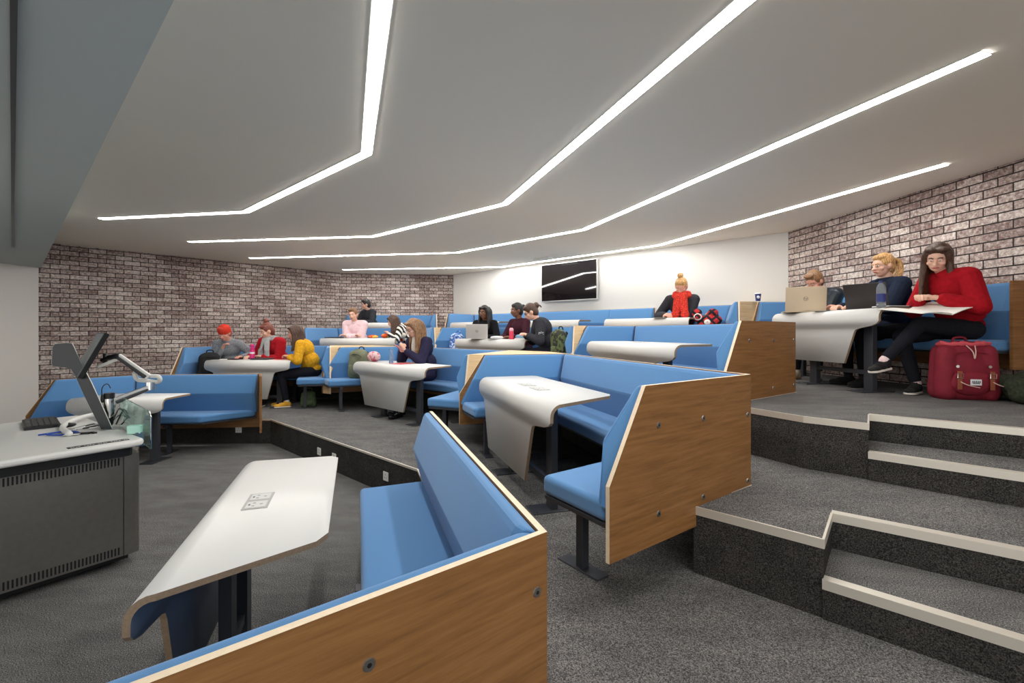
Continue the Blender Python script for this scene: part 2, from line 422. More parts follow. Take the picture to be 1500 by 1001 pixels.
def infill(parent, pts, z, bot, label=None):
    """oak wedge between two neighbouring booths: pts top polygon, bot bottom polygon"""
    bm = bmesh.new(); n = len(pts)
    a = [bm.verts.new((*p, z+H0)) for p in bot]; k = [bm.verts.new((*p, z+HK)) for p in bot]; b = [bm.verts.new((*p, z+HT+.002)) for p in pts]
    bm.faces.new(a); bm.faces.new(b)
    for u, w in ((a,k),(k,b)):
        for i in range(n): bm.faces.new((u[i], u[(i+1)%n], w[(i+1)%n], w[i]))
    o = link('infill_panel', bm, 'oak_pale', parent); return o

def arm(c, ang_dir, L): return (c[0]+ang_dir[0]*L, c[1]+ang_dir[1]*L)
BO = [(0,.30,.80),(0,.62,.80)]
# order of points: from the left end seen from the room to the right end, room on the right-hand side
# level 0
c = (-5.25,6.60); b1 = booth(F0, [arm(c, (-.62,-.78), 1.10), c, (-3.62,6.76)], (.25, None), 'blue booth on the lowest level at the far left, behind the presenter desk', cut=.48)
bm = bmesh.new()
prism(bm, [(-3.62,6.765),(-3.597,6.777),(-3.367,6.337),(-3.39,6.325)], .245, 1.005, 0); 
link('end_panel', bm, 'oak', b1)
# near booth: back on the first riser, arm to the near side
far = (-.60,3.55); cor = (.105,1.405); am = arm(cor, (-.765,-.644), 1.42)
b2 = booth(F0, [far, cor, am], (.001, .25), 'blue booth with oak back closest to the viewer, bottom of the picture',
           bolts=[(1,.03,.84),(1,.39,.86),(1,.70,.80),(1,.03,.42),(1,.39,.42)])
# level 1
L1c, R1c = (-5.44,8.93), (-3.43,8.93)
A1 = booth(F1, [arm(L1c, (-.03,-1), 1.38), L1c, R1c, arm(R1c, (.358,-.934), 1.30)], (.25,.10), 'blue booth on the first tier against the left brick wall, seating three people')
L2c, R2c = (-1.98,8.37), (-.02,6.52)
A2 = booth(F1, [arm(L2c, (-.901,-.432), 1.30), L2c, R2c, arm(R2c, (-.34,-.94), 1.44)], (.27,.10), 'blue booth in the middle of the first tier, where the woman in navy sits')
L3c, R3c = (.64,5.52), (1.42,2.80)
A3 = booth(F1, [arm(L3c, (-.96,-.28), 1.27), L3c, R3c, arm(R3c, (-.797,-.603), 1.25)], (.27,.25), 'empty blue booth with a large oak side panel, centre of the picture',
           bolts=[(2,.03,.77),(2,.41,.80),(2,.72,.81),(2,.03,.38),(2,.41,.385),(2,.72,.385)])
# level 2
C1l, C1r = (-3.93,10.54), (-1.97,10.54)
C1 = booth(F2, [arm(C1l, (-.22,-.975), 1.38), C1l, C1r, arm(C1r, (.358,-.934), 1.30)], (.25,.10), 'blue booth on the second tier holding the pink sweatshirt and striped top')
C2l, C2r = (-.66,9.90), (1.34,8.01)
C2 = booth(F2, [arm(C2l, (-.901,-.432), 1.12), C2l, C2r, arm(C2r, (-.34,-.94), 1.36)], (.26,.10), 'blue booth on the second tier seating three people in dark tops')
C3l, C3r = (1.884,7.14), (2.665,4.425)
C3 = booth(F2, [arm(C3l, (-.96,-.28), 1.14), C3l, C3r, arm(C3r, (-.797,-.603), 1.26)], (.30,.25), 'empty blue booth at the right end of the second tier',
           bolts=[(2,.03,.84),(2,.36,.84),(2,.70,.84),(2,.03,.42),(2,.36,.42)])
def apt(c, d, bl, sl): return arm(c, d, bl-sl), arm(c, d, bl)
def wedge(par, z, ca, da, la, cb, db, lb, vert, name=None):
    ta, ba = apt(ca, da, *la); tb, bb = apt(cb, db, *lb)
    infill(par, [ta, ca, vert, cb, tb], z, [ba, ca, vert, cb, bb])
wedge(A2, F1, R1c, (.358,-.934), (1.30,.10), L2c, (-.901,-.432), (1.30,.27), (-2.62,8.95))
wedge(A3, F1, R2c, (-.34,-.94), (1.44,.10), L3c, (-.96,-.28), (1.27,.27), (.48,6.03))
wedge(C2, F2, C1r, (.358,-.934), (1.30,.10), C2l, (-.901,-.432), (1.12,.26), (-1.35,10.54))
wedge(C3, F2, C2r, (-.34,-.94), (1.36,.10), C3l, (-.96,-.28), (1.14,.30), (1.74,7.61))
# level 3
def along(a, b, t, o):
    d = unit((b[0]-a[0], b[1]-a[1])); return (a[0]+d[0]*t+d[1]*o, a[1]+d[1]*t-d[0]*o)
D1a, D1b = along(WB, WC, .12, .01), along(WB, WC, 2.35, .01)
D1 = booth(F3, [D1a, D1b, arm(D1b, (.20,-.98), 1.0)], ('open', .15), 'blue booth on the top tier in front of the short far brick wall')
D2a, D2b = along(WC, WD, .80, .01), along(WC, WD, 4.72, .01)
D2 = booth(F3, [arm(D2a, (-.60,-.80), 1.05), D2a, D2b, along(WC, WD, 5.62, .01)], (.12, 'open'), 'long blue booth along the white back wall below the screen')
D3a, D3b = along(WC, WD, 5.80, .01), along(WC, WD, 6.98, .01)
D4 = booth(F3, [D3a, D3b, arm(D3b, (-.374,-.928), 1.05)], ('open', .12), 'blue booth along the white back wall, seating the woman with the red scarf')
E0, E1, E2 = (3.44,6.82), (4.09,6.86), along(WD, WE, 3.02, .01)
D5 = booth(F3, [E0, E1, E2], (.12, None), 'blue booth against the right brick wall, seating three people', seat_segs=[1])
infill(D5, [(3.25,6.72),(3.53,7.50),(4.07,6.93),(3.56,6.83)], F3, [(3.22,6.62),(3.53,7.50),(4.07,6.93),(3.46,6.82)])
bm = bmesh.new(); q = E2; n_ = (-.9956,-.094); prism(bm, [(q[0],q[1]),(q[0]+n_[0]*.16,q[1]+n_[1]*.16),(q[0]+n_[0]*.16+.002,q[1]+n_[1]*.16-.025),(q[0]+.002,q[1]-.025)], F3+H0, F3+HT); link('end_panel', bm, 'oak', D5)

M['socket_grey'] = mat('socket_grey', (200,200,197), .4)
# ------------------------------------------------------------ tables
def table(z, N, F, W, nin, fin, label, sockets=1, h=.79, posts=(.16,.64), drop=.64):
    """N, F: near and far end of the folded front edge; top extends W towards the seat"""
    t = unit((F[0]-N[0], F[1]-N[1])); L = math.hypot(F[0]-N[0], F[1]-N[1]); n = (t[1], -t[0])
    e = empty('folded_table', (N[0]+t[0]*L/2, N[1]+t[1]*L/2, z), label, 'table', 'white booth tables with a folded front')
    def W3(u, v, hh): return V((N[0]+t[0]*u+n[0]*v, N[1]+t[1]*u+n[1]*v, z+hh))
    th = .022; r = .085
    bm = bmesh.new()
    # fold path: from the front of the flat top down into the apron; half widths follow the waterfall outline
    prof = [(W,h),(r+.02,h)]
    for a in range(0, 91, 15): prof.append((r-r*sin(R(a)), h-r+r*cos(R(a))))
    prof += [(0,h-.12),(0,h-.145),(0,h-.165),(0,h-.178),(0,h-.19),(0,h-.205),(0,h-.235),(0,h-drop)]
    def span(v, hh):
        if hh >= h-.001: k = (v-r)/(W-r); k = max(0, k); return (nin*k, L-fin*k)
        d = h-hh
        if d <= .12: return (0, L)
        tab = [(.12,0,0),(.145,.03,.02),(.165,.10,.06),(.178,.20,.12),(.19,.29,.17),(.205,.335,.20),(.235,.355,.215),(drop,.50,.36)]
        for (d0,a0,b0),(d1,a1,b1) in zip(tab, tab[1:]):
            if d <= d1+1e-6: q = (d-d0)/(d1-d0); return ((a0+(a1-a0)*q)*L/1.9, L-(b0+(b1-b0)*q)*L/1.9)
    top = []; bot = []
    for i, (v, hh) in enumerate(prof):
        a, b = span(v, hh)
        if i+1 < len(prof): dv, dh = prof[i+1][0]-v, prof[i+1][1]-hh
        else: dv, dh = v-prof[i-1][0], hh-prof[i-1][1]
        l = math.hypot(dv, dh); iv, ih = -dh/l*0+ (dh/l)*-1, dv/l   # inward (towards underside)
        iv, ih = (-dh/l, dv/l)
        if ih > 0 or (abs(ih) < 1e-6 and iv < 0): iv, ih = -iv, -ih
        m = (a+b)/2; cc = .035 if i == 0 else 0
        top.append([W3(a+cc, v, hh), W3(b-cc, v, hh)] if i else [W3(a+.05, v, hh), W3(b-.05, v, hh)])
        bot.append([W3(a+(.05 if i == 0 else 0), v+iv*th, hh+ih*th), W3(b-(.05 if i == 0 else 0), v+iv*th, hh+ih*th)])
        if i == 0:
            a2, b2_ = span(v-.04, hh)
            top.append([W3(a2, v-.04, hh), W3(b2_, v-.04, hh)]); bot.append([W3(a2, v-.04, hh-th), W3(b2_, v-.04, hh-th)])
    tv = [[bm.verts.new(p) for p in r_] for r_ in top]; bv = [[bm.verts.new(p) for p in r_] for r_ in bot]
    m_ = len(tv)
    for i in range(m_-1):
        f = bm.faces.new((tv[i][0],tv[i][1],tv[i+1][1],tv[i+1][0])); f.material_index = 0; f.smooth = True
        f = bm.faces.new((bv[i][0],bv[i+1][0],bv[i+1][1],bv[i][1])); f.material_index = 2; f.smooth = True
        for k in (0,1):
            f = bm.faces.new((tv[i][k],tv[i+1][k],bv[i+1][k],bv[i][k])); f.material_index = 1
    for i in (0, m_-1): f = bm.faces.new((tv[i][0],tv[i][1],bv[i][1],bv[i][0])); f.material_index = 1
    bm.normal_update()
    tp = link('tabletop', bm, ['white','plydark','under'], e)
    rz = math.atan2(t[1], t[0])
    for u in posts:
        p = W3(u*L, .14, (h-th)/2); b = bmesh.new(); box(b, p, (.10,.05,h-th-.016), rz); q = W3(u*L, .14, .004); box(b, q, (.18,.34,.008), rz)
        for du in (-.07,.07):
            for dv in (-.14,.14): q = W3(u*L+du, .14+dv, .009); cyl(b, q, q+V((0,0,.004)), .008, n=8)
        link('post', b, 'steel_dark', e, bevel=.003, segs=1)
    b = bmesh.new(); p = W3(sum(posts)/2*L, .14, h-th-.055); box(b, p, ((posts[1]-posts[0])*L,.04,.05), rz); link('crossbar', b, 'steel_dark', e)
    b = bmesh.new(); p = W3(sum(posts)/2*L, .14, .18); box(b, p, ((posts[1]-posts[0])*L-.1,.03,.04), rz); link('crossbar', b, 'steel_dark', e)
    for k in range(sockets):
        u0 = (.50 if sockets == 1 else .58-.16*k)*L; v0 = r+.15
        b = bmesh.new(); p = W3(u0, v0, h+.0015); box(b, p, (.22,.11,.003), rz, 0)
        so = link('power_socket', b, 'plastic_g', e, bevel=.001, segs=1)
        b = bmesh.new()
        for du in (-.055,.055):
            p = W3(u0+du, v0, h+.0035); box(b, p, (.085,.085,.0015), rz, 0)
            for a2 in ((-.02,-.012),(.02,-.012),(0,.02)): p = W3(u0+du+a2[0], v0+a2[1], h+.0044); box(b, p, (.005,.012,.0008), rz, 1)
            p = W3(u0+du, v0-.03, h+.0046); box(b, p, (.016,.008,.001), rz, 1)
        link('socket_plate', b, ['socket_grey','darkgrey'], so)
    e['L'] = L
    return e
TB = {}
def tb(key, *a, **k): TB[key] = (table(*a, **k), a)
tb('B2', F0, (-1.185,1.43), (-1.69,2.94), .57, .26, .03, 'white folded table at the nearest booth, lower left of the picture', posts=(.40,.60))
tb('B1', F0, (-4.25,5.72), (-5.38,5.68), .55, -.02, .1, 'white folded table half hidden behind the presenter desk')
tb('A1', F1, (-3.66,7.75), (-5.10,7.80), .56, -.10, .20, 'white folded table where three people sit by the left brick wall')
tb('A2', F1, (-1.14,6.14), (-2.51,7.44), .56, .10, .10, 'white folded table in front of the woman in navy')
tb('A3', F1, (.245,3.02), (-.34,4.88), .62, .29, .0, 'empty white folded table in the centre with two inset sockets', sockets=2)
tb('C1', F2, (-2.33,9.35), (-3.85,9.42), .56, .05, .1, 'white folded table in front of the person in a pink sweatshirt')
tb('C2', F2, (.197,7.57), (-1.07,8.77), .56, .10, .1, 'white folded table carrying the silver laptop on the second tier')
tb('C3', F2, (1.55,4.50), (1.01,6.38), .56, .12, .05, 'empty white folded table at the right end of the second tier')
tb('D1', F3, (-2.55,10.95), (-3.95,11.0), .5, .05, .05, 'white table at the far brick wall, mostly hidden by seated people')
tb('D2a', F3, (-.30,9.72), (-1.42,10.76), .52, .05, .1, 'white table at the left part of the white back wall')
tb('D2b', F3, (1.17,8.35), (.09,9.36), .52, .05, .1, 'empty white table directly below the wall screen')
tb('D2c', F3, (2.62,7.00), (1.56,7.99), .52, .05, .1, 'white table of the woman with the red scarf')
tb('D5', F3, (3.30,4.24), (3.154,5.715), .5, .04, .05, 'white folded table at the right brick wall with two open laptops', drop=.53)
# ------------------------------------------------------------ people
def fuse(bm, voxel, it=4, fac=.5, hollow=None):
    me = bpy.data.meshes.new('tmp'); bmesh.ops.recalc_face_normals(bm, faces=bm.faces); bm.to_mesh(me); bm.free()
    o = bpy.data.objects.new('tmp', me); COL.objects.link(o)
    r = o.modifiers.new('r', 'REMESH'); r.mode = 'VOXEL'; r.voxel_size = voxel; r.use_smooth_shade = True
    if it: s = o.modifiers.new('s', 'SMOOTH'); s.iterations = it; s.factor = fac
    dg = bpy.context.evaluated_depsgraph_get(); dg.update()
    m2 = bpy.data.meshes.new_from_object(o.evaluated_get(dg)); bpy.data.objects.remove(o); bpy.data.meshes.remove(me)
    for p in m2.polygons: p.use_smooth = True
    return m2
def mobj(name, me, m, parent=None, loc=(0,0,0)):
    me.materials.clear(); me.materials.append(M[m] if isinstance(m, str) else m)
    o = bpy.data.objects.new(name, me); COL.objects.link(o); o.location = loc; o.parent = parent; return o
def cloth(name, rgb, **k):
    k.setdefault('rough', .9); k.setdefault('spec', .15); k.setdefault('noise', .12); k.setdefault('nscale', 35); k.setdefault('bump', .6); k.setdefault('bscale', 90)
    M[name] = mat(name, rgb, **k); return name
def skin(name, rgb):
    M[name] = mat(name, rgb, .5, spec=.35, noise=.05, nscale=25); M[name].node_tree.nodes['Principled BSDF'].inputs['Subsurface Weight'].default_value = .08; return name
SK = skin('skin_light', (226,180,158)); SKP = skin('skin_pink', (218,160,140)); SKD = skin('skin_dark', (122,82,62)); 
def hairmat(name, rgb):
    m, nt, b = newmat(name); b.inputs['Roughness'].default_value = .45; v = mapping(nt, (60,60,6)); n = noise(nt, v, 3, 3)
    c = ramp(nt, n, [(.35, tuple(int(x*.6) for x in rgb)), (.65, tuple(min(255,int(x*1.25)) for x in rgb))]); nt.links.new(c, b.inputs['Base Color']); bump(nt, b, n, .6, .006)
    M[name] = m; return name
H_BR = hairmat('hair_brown', (74,50,36)); H_DK = hairmat('hair_black', (30,25,24)); H_LB = hairmat('hair_light_brown', (134,98,66)); H_BL = hairmat('hair_blonde', (196,152,98)); H_RD = hairmat('hair_red', (190,62,44)); H_AU = hairmat('hair_auburn', (120,62,48))
M['eye_white'] = mat('eye_white', (236,234,230), .25); M['iris'] = mat('iris', (58,42,34), .2); M['lip'] = mat('lip', (176,92,86), .5); M['lip_dark'] = mat('lip_dark', (96,52,48), .5)
M['glass_frame'] = mat('spectacle_frame', (40,32,32), .3)

def hand(bm, w, d, pn, side, s=1, curl=25):
    """hand from wrist w pointing along d, palm facing pn; side=+1 puts the thumb on the +x side of cross(d,pn)"""
    d = V(d).normalized(); pn = (V(pn) - d*V(pn).dot(d)).normalized(); x = d.cross(pn).normalized()*side
    def q(a, b, c): return V(w)+(d*a+x*b+pn*c)*s
    cap(bm, q(-.01,0,0), q(.03,0,0), .026*s, .03*s, fx=1, fy=.75, up=pn)
    for b_ in (-.028,-.010,.010,.027): cap(bm, q(.02,b_*.6,0), q(.085-abs(b_)*.15,b_,0), .014*s, .0125*s, n=8)
    for b_, L, sp in ((.029,.068,.10),(.0105,.078,.03),(-.0095,.072,-.04),(-.028,.056,-.12)):
        p = q(.084-abs(b_)*.2, b_, 0); dd = (d + x*sp).normalized(); ang = 0
        for k, (f, r) in enumerate(((.45,.0095),(.31,.0088),(.24,.008))):
            ang += R(curl*(1+.2*k)); v_ = dd*cos(ang)+pn*sin(ang); e = p+v_*L*f*s; cap(bm, p, e, r*s, r*.95*s, n=8); p = e
    p = q(.022,.026,.004)
    for v_, L, r in (((.62,.70,.25),.036,.0125),((.85,.42,.30),.030,.0105),((.93,.15,.35),.024,.0092)):
        e = p+(d*v_[0]+x*v_[1]+pn*v_[2]).normalized()*L*s; cap(bm, p, e, r*s, r*.93*s, n=8); p = e
def ik(a, c, l1, l2, pole):
    a = V(a); c = V(c); d = c-a; L = d.length
    if L > (l1+l2)*.995: c = a+d.normalized()*(l1+l2)*.995; d = c-a; L = d.length
    if L < abs(l1-l2)*1.05+.01: c = a+d.normalized()*(abs(l1-l2)*1.05+.01); d = c-a; L = d.length
    k = (l1*l1-l2*l2+L*L)/(2*L); h = math.sqrt(max(0, l1*l1-k*k)); dn = d.normalized()
    p = V(pole); p = (p-dn*p.dot(dn)).normalized()
    return a+dn*k+p*h, c
def person(pos, z, face, label, s=1.0, seat=.50, lean=12, bend=20, hyaw=0, hpitch=20, hroll=0, skinm=SK, hair=('short', H_BR), top='', topr=.0,
           sleeve=1.0, legs='', hands=None, feet=None, knees=None, shoes='', voxel=.009, slean=0, extras=(), group=None, hpalm=None, lipm='lip', footdir=None, sock=None, curl=28):
    face = unit(face); f = V((face[0], face[1], 0)); r = V((face[1], -face[0], 0)); up = V((0,0,1))
    def lp(a): return f*a[0]+r*a[1]+up*a[2]              # (forward, right, up) relative to the floor under the pelvis
    pel = up*(seat+.085*s)
    def tilt(a): return (up*cos(R(a))+f*sin(R(a))+r*sin(R(slean))).normalized()
    t1 = tilt(lean*.6); t2 = tilt(lean+bend*.5); t3 = tilt(lean+bend)
    waist = pel+t1*.17*s; chest = waist+t2*.19*s; neck = chest+t3*.16*s
    hd = tilt((lean+bend)*.75+hpitch*.3); hc = neck+hd*.155*s
    # head orientation
    yaw = R(hyaw); hf = (f*cos(yaw)+r*sin(yaw)); hr = (r*cos(yaw)-f*sin(yaw)); pt = R(hpitch)
    hf2 = (hf*cos(pt)-up*sin(pt)).normalized(); hu = (up*cos(pt)+hf*sin(pt)).normalized(); rl = R(hroll)
    hr, hu = (hr*cos(rl)+hu*sin(rl)).normalized(), (hu*cos(rl)-hr*sin(rl)).normalized()
    HM = Matrix((hr, hf2, hu)).transposed().to_4x4()
    def hp(x, y, zz): return hc+(hr*x+hf2*y+hu*zz)*s
    TM = Matrix((r, r.cross(t2)*-1, t2)).transposed().to_4x4()
    TM = Matrix((r, t2.cross(r), t2)).transposed().to_4x4()
    sh = {sd: neck - t3*.055*s + r*.165*s*sd for sd in (-1, 1)}
    hip = {sd: pel + r*.09*s*sd for sd in (-1, 1)}
    hands = hands or [(.42,-.10,seat+.325), (.42,.12,seat+.325)]
    feet = feet or [(.50,-.11,.09), (.46,.12,.09)]
    Hn, El, An, Kn = {}, {}, {}, {}
    for i, sd in enumerate((-1, 1)):
        El[sd], Hn[sd] = ik(sh[sd], lp(hands[i]), .285*s, .25*s, r*sd*.8-up-f*.3)
        Kn[sd], An[sd] = ik(hip[sd], lp(feet[i]), .43*s, .43*s, (f*.7+up) if not knees else lp(knees[i]))
    # ---- skin
    bm = bmesh.new()
    ell(bm, hp(0,-.008,.018), (.077*s,.096*s,.103*s), HM)
    ell(bm, hp(0,.022,-.045), (.058*s,.066*s,.070*s), HM); ell(bm, hp(0,.058,-.085), (.026*s,.024*s,.020*s), HM)
    ell(bm, hp(0,.045,.02), (.058*s,.048*s,.05*s), HM)
    cap(bm, hp(0,.083,.012), hp(0,.108,-.030), .0085*s, .0135*s, n=8); ell(bm, hp(0,.080,-.062), (.026*s,.018*s,.014*s), HM)
    for sd in (-1, 1):
        ell(bm, hp(.078*sd,-.005,-.008), (.010*s,.021*s,.032*s), HM); ell(bm, hp(.04*sd,.062,-.028), (.024*s,.022*s,.02*s), HM)
        ell(bm, hp(.014*sd,.092,-.030), (.009*s,.011*s,.008*s), HM)
    cap(bm, neck-t3*.03*s, hp(0,-.02,-.06), .056*s, .052*s)
    ell(bm, chest, (.15*s,.095*s,.16*s), TM); ell(bm, waist, (.13*s,.09*s,.13*s), TM); ell(bm, pel, (.155*s,.11*s,.10*s))
    for sd in (-1, 1):
        cap(bm, sh[sd]-r*sd*.08*s, sh[sd], .05*s, .048*s); cap(bm, sh[sd], El[sd], .046*s, .036*s); cap(bm, El[sd], Hn[sd], .036*s, .024*s)
        dd = (Hn[sd]-El[sd]).normalized(); pn = lp(hpalm[0 if sd < 0 else 1]) if hpalm else -up
        if abs(dd.dot(pn.normalized())) > .9: pn = f
        x_ = dd.cross(pn); thumb = 1 if x_.dot(-r*sd) > 0 else -1
        hand(bm, Hn[sd], dd, pn, thumb, s*1.02, curl)
        cap(bm, hip[sd], Kn[sd], .075*s, .052*s); cap(bm, Kn[sd], An[sd], .05*s, .034*s)
    me = fuse(bm, voxel, 2, .35)
    root = mobj('person', me, skinm, None, (pos[0], pos[1], z)); tag(root, label, 'person', group)
    def kid(name, bm, m, vx=None, it=4): return mobj(name, fuse(bm, vx or voxel, it), m, root)
    for sd in (-1, 1):
        b = bmesh.new(); ell(b, hp(.030*sd,.0835,.002), ((.0135 if hpitch < 16 else .0125)*s,.008*s,(.0060 if hpitch < 16 else .0038)*s), HM, 12, 8); e = link('eye', b, 'eye_white', root, world=False, smooth=True)
        b = bmesh.new(); ell(b, hp(.030*sd,.0900,.000), (.0062*s,.004*s,(.0060 if hpitch < 16 else .0038)*s), HM, 10, 6); link('iris', b, 'iris', e, world=False, smooth=True)
        b = bmesh.new(); tube(b, [hp(.013*sd,.094,.020), hp(.03*sd,.093,.027), hp(.047*sd,.078,.021)], .0042*s, 6); link('eyebrow', b, hair[1], root, world=False, smooth=True)
    b = bmesh.new(); tube(b, [hp(-.023,.088,-.062), hp(-.01,.0985,-.058), hp(0,.0995,-.060), hp(.01,.0985,-.058), hp(.023,.088,-.062)], [.003*s,.0055*s,.006*s,.0055*s,.003*s], 8); link('mouth', b, lipm, root, world=False, smooth=True)
    # ---- top
    g = .014+topr
    if top:
        b = bmesh.new(); gg = g
        ell(b, chest+t2*.02*s, ((.158+gg)*s,(.108+gg)*s,.165*s), TM); ell(b, waist, ((.15+gg)*s,(.115+gg)*s,.15*s), TM); ell(b, pel+t1*.045*s, ((.152+gg*.6)*s,(.115+gg*.6)*s,.085*s))
        cap(b, neck-t3*.055*s, neck-t3*.015*s, .072*s, .062*s+topr*.5)
        for sd in (-1, 1):
            cap(b, sh[sd]-r*sd*.09*s, sh[sd], .062*s+topr, .06*s+topr)
            e2 = El[sd].lerp(Hn[sd], .88*sleeve)
            cap(b, sh[sd], El[sd], .058*s+topr, .050*s+topr); cap(b, El[sd], e2, .050*s+topr, (.036*s+topr*.7))
        kid('top', b, top)
    if legs:
        b = bmesh.new(); ell(b, pel-up*.01, (.168*s,.128*s,.10*s))
        for sd in (-1, 1):
            cap(b, hip[sd], Kn[sd], .088*s, .066*s); cap(b, Kn[sd], Kn[sd].lerp(An[sd], .90), .064*s, .046*s)
        kid('trousers', b, legs)
    if shoes:
        for i, sd in enumerate((-1, 1)):
            fd = lp(footdir[i]) if footdir else (f*1+r*sd*.2); fd = fd.normalized(); sx = V((fd.y,-fd.x,0)); 
            if sx.length < .1: sx = r
            sx.normalize(); su = sx.cross(fd).normalized(); 
            if su.z < 0: su = -su
            a = An[sd]; FM = Matrix((sx, fd, su)).transposed().to_4x4()
            b = bmesh.new(); c0 = a - su*.035*s
            ell(b, c0+fd*-.015*s, (.038*s,.05*s,.045*s), FM); ell(b, c0+fd*.055*s-su*.008*s, (.041*s,.075*s,.038*s), FM); ell(b, c0+fd*.125*s-su*.018*s, (.043*s,.06*s,.028*s), FM)
            cap(b, a-su*.02*s, a+(Kn[sd]-a).normalized()*.03*s, .042*s, .040*s)
            so = kid('shoe', b, shoes[0], .006)
            b = bmesh.new(); rs = []
            for (yy, ww) in ((-.062,.018),(-.045,.034),(0,.036),(.06,.042),(.11,.045),(.155,.038),(.178,.018)):
                c1 = c0+fd*yy*s-su*.046*s; rs.append([c1+sx*ww*s, c1-sx*ww*s, c1-sx*ww*s+su*.018*s, c1+sx*ww*s+su*.018*s])
            loft(b, rs); link('sole', b, shoes[1], so, world=False, bevel=.004)
            for k in range(3):
                if len(shoes) > 2:
                    b = bmesh.new(); cc = c0+fd*(.055+.022*k)*s+su*(.032-.006*k)*s; tube(b, [cc+sx*.02*s, cc+su*.004*s, cc-sx*.02*s], .0032, 6); link('shoelace', b, shoes[2], so, world=False)
            if sock:
                b = bmesh.new(); cap(b, a, a+(Kn[sd]-a).normalized()*.09*s, .040*s, .043*s); kid('sock', b, sock, .007)
    # ---- hair
    st, hm = hair; b = bmesh.new()
    ell(b, hp(0,-.018,.032), (.086*s,.100*s,.104*s), HM); ell(b, hp(0,-.045,-.01), (.080*s,.070*s,.095*s), HM)
    if st == 'short':
        ell(b, hp(.01,.035,.098), (.062*s,.052*s,.030*s), HM)
    if st in ('long', 'loose'):
        ln = .34 if st == 'long' else .22
        for sd in (-1, 1):
            for k in range(5):
                y0 = .045-k*.03; x0 = .072-.004*k
                y0 = .030-k*.034
                tube(b, arc([hp(x0*sd*.7,y0*.8,.085), hp((x0+.010)*sd,y0,.02), hp((x0+.012)*sd,y0-.006,-.06), hp((x0+.028-.003*k)*sd,y0,-.07)-up*ln*.42*s, hp((x0+.036-.006*k)*sd,y0+.012,-.07)-up*ln*(1-.12*(k%3))*s], 4),
                     [(.026+.003*sin(i*.9+k))*s*(1 if i < 13 else .72) for i in range(17)], 8)
        for k in range(-2, 3): tube(b, [hp(.03*k,-.09,.03), hp(.033*k,-.11,-.05), hp(.035*k,-.105,-.07)-up*ln*.7*s], .026*s, 8)
        for sd in (-1,1): ell(b, hp(.035*sd,.045,.088), (.044*s,.045*s,.022*s), HM)
    if st in ('bun', 'ponytail', 'lowbun'):
        ell(b, hp(0,.03,.085), (.066*s,.055*s,.035*s), HM)
        if st == 'bun': ell(b, hp(0,-.045,.155), (.042*s,.042*s,.038*s), HM); ell(b, hp(0,-.04,.125), (.025*s,.025*s,.03*s), HM)
        if st == 'lowbun': ell(b, hp(0,-.125,.045), (.048*s,.04*s,.048*s), HM); tube(b, [hp(.02,-.14,.04), hp(.03,-.17,.02), hp(.05,-.175,-.02)], .012*s, 6)
        if st == 'ponytail':
            ell(b, hp(0,-.115,.05), (.032*s,.035*s,.032*s), HM)
            for k in range(4): tube(b, arc([hp(0,-.12,.055), hp(.012*(k-1.5),-.165,.03), hp(.02*(k-1.5),-.175,-.04), hp(.022*(k-1.5),-.15,-.04)-up*(.10+.02*k)*s], 4), .024*s, 8)
    kid('hair', b, hm, .007 if voxel < .009 else .009, 2)
    info = dict(root=root, hp=hp, HM=HM, neck=neck, t3=t3, f=f, r=r, up=up, s=s, hands=Hn, El=El, sh=sh, lp=lp, chest=chest, waist=waist, pel=pel, Kn=Kn, kid=kid, hu=hu)
    if 'glasses' in extras:
        b = bmesh.new()
        for sd in (-1, 1):
            pts = [hp((.031+.021*cos(a))*sd, .099-.006*abs(cos(a)), .0+.017*sin(a)) for a in [2*pi*i/12 for i in range(13)]]
            tube(b, pts, .0022, 6); tube(b, [hp(.052*sd,.095,.004), hp(.076*sd,.04,.004), hp(.080*sd,0,0)], .002, 6)
        tube(b, [hp(-.01,.103,.004), hp(.01,.103,.004)], .002, 6); link('glasses', b, 'glass_frame', root, world=False)
    if 'hat' in extras:
        b = bmesh.new(); ell(b, hp(0,-.012,.052), (.093*s,.108*s,.090*s), HM); ell(b, hp(0,-.012,.02), (.094*s,.108*s,.035*s), HM); kid('beanie', b, 'hat_red', .008)
    if 'scarf' in extras or 'redscarf' in extras:
        mm = 'scarf_grey' if 'scarf' in extras else 'scarf_red'
        b = bmesh.new(); kk = 1.0 if mm == 'scarf_grey' else 1.35
        for a in range(14):
            t = 2*pi*a/14; t_2 = 2*pi*(a+1)/14
            for dz, rr in ((.0,.075),(.035,.068)): cap(b, neck+(r*cos(t)*rr+f*sin(t)*rr)*s*kk+up*dz*s, neck+(r*cos(t_2)*rr+f*sin(t_2)*rr)*s*kk+up*dz*s, .030*s*kk, n=8)
        for sd in (-.6, .7):
            p0 = neck+f*.11*s*kk+r*sd*.05*s; cap(b, p0, p0-up*.17*s*kk+f*.03*s+r*sd*.04, .034*s*kk, .032*s*kk, fx=1.3, fy=.7); cap(b, p0-up*.17*s*kk+f*.03*s+r*sd*.04, p0-up*(.30 if kk == 1 else .20)*s*kk+f*.03*s+r*sd*.05, .032*s*kk, .038*s*kk, fx=1.3, fy=.6)
        kid('scarf', b, mm, .009)
    for kx_, mm in (('shirt','cream_shirt'),('redfront','scarf_red')):
        if kx_ in extras:
            b = bmesh.new(); cap(b, neck+f*.045*s, chest+f*.115*s+t2*.02*s, .042*s, .048*s); cap(b, chest+f*.115*s+t2*.02*s, waist+f*.135*s, .048*s, .05*s); kid('shirt_front', b, mm, .010)
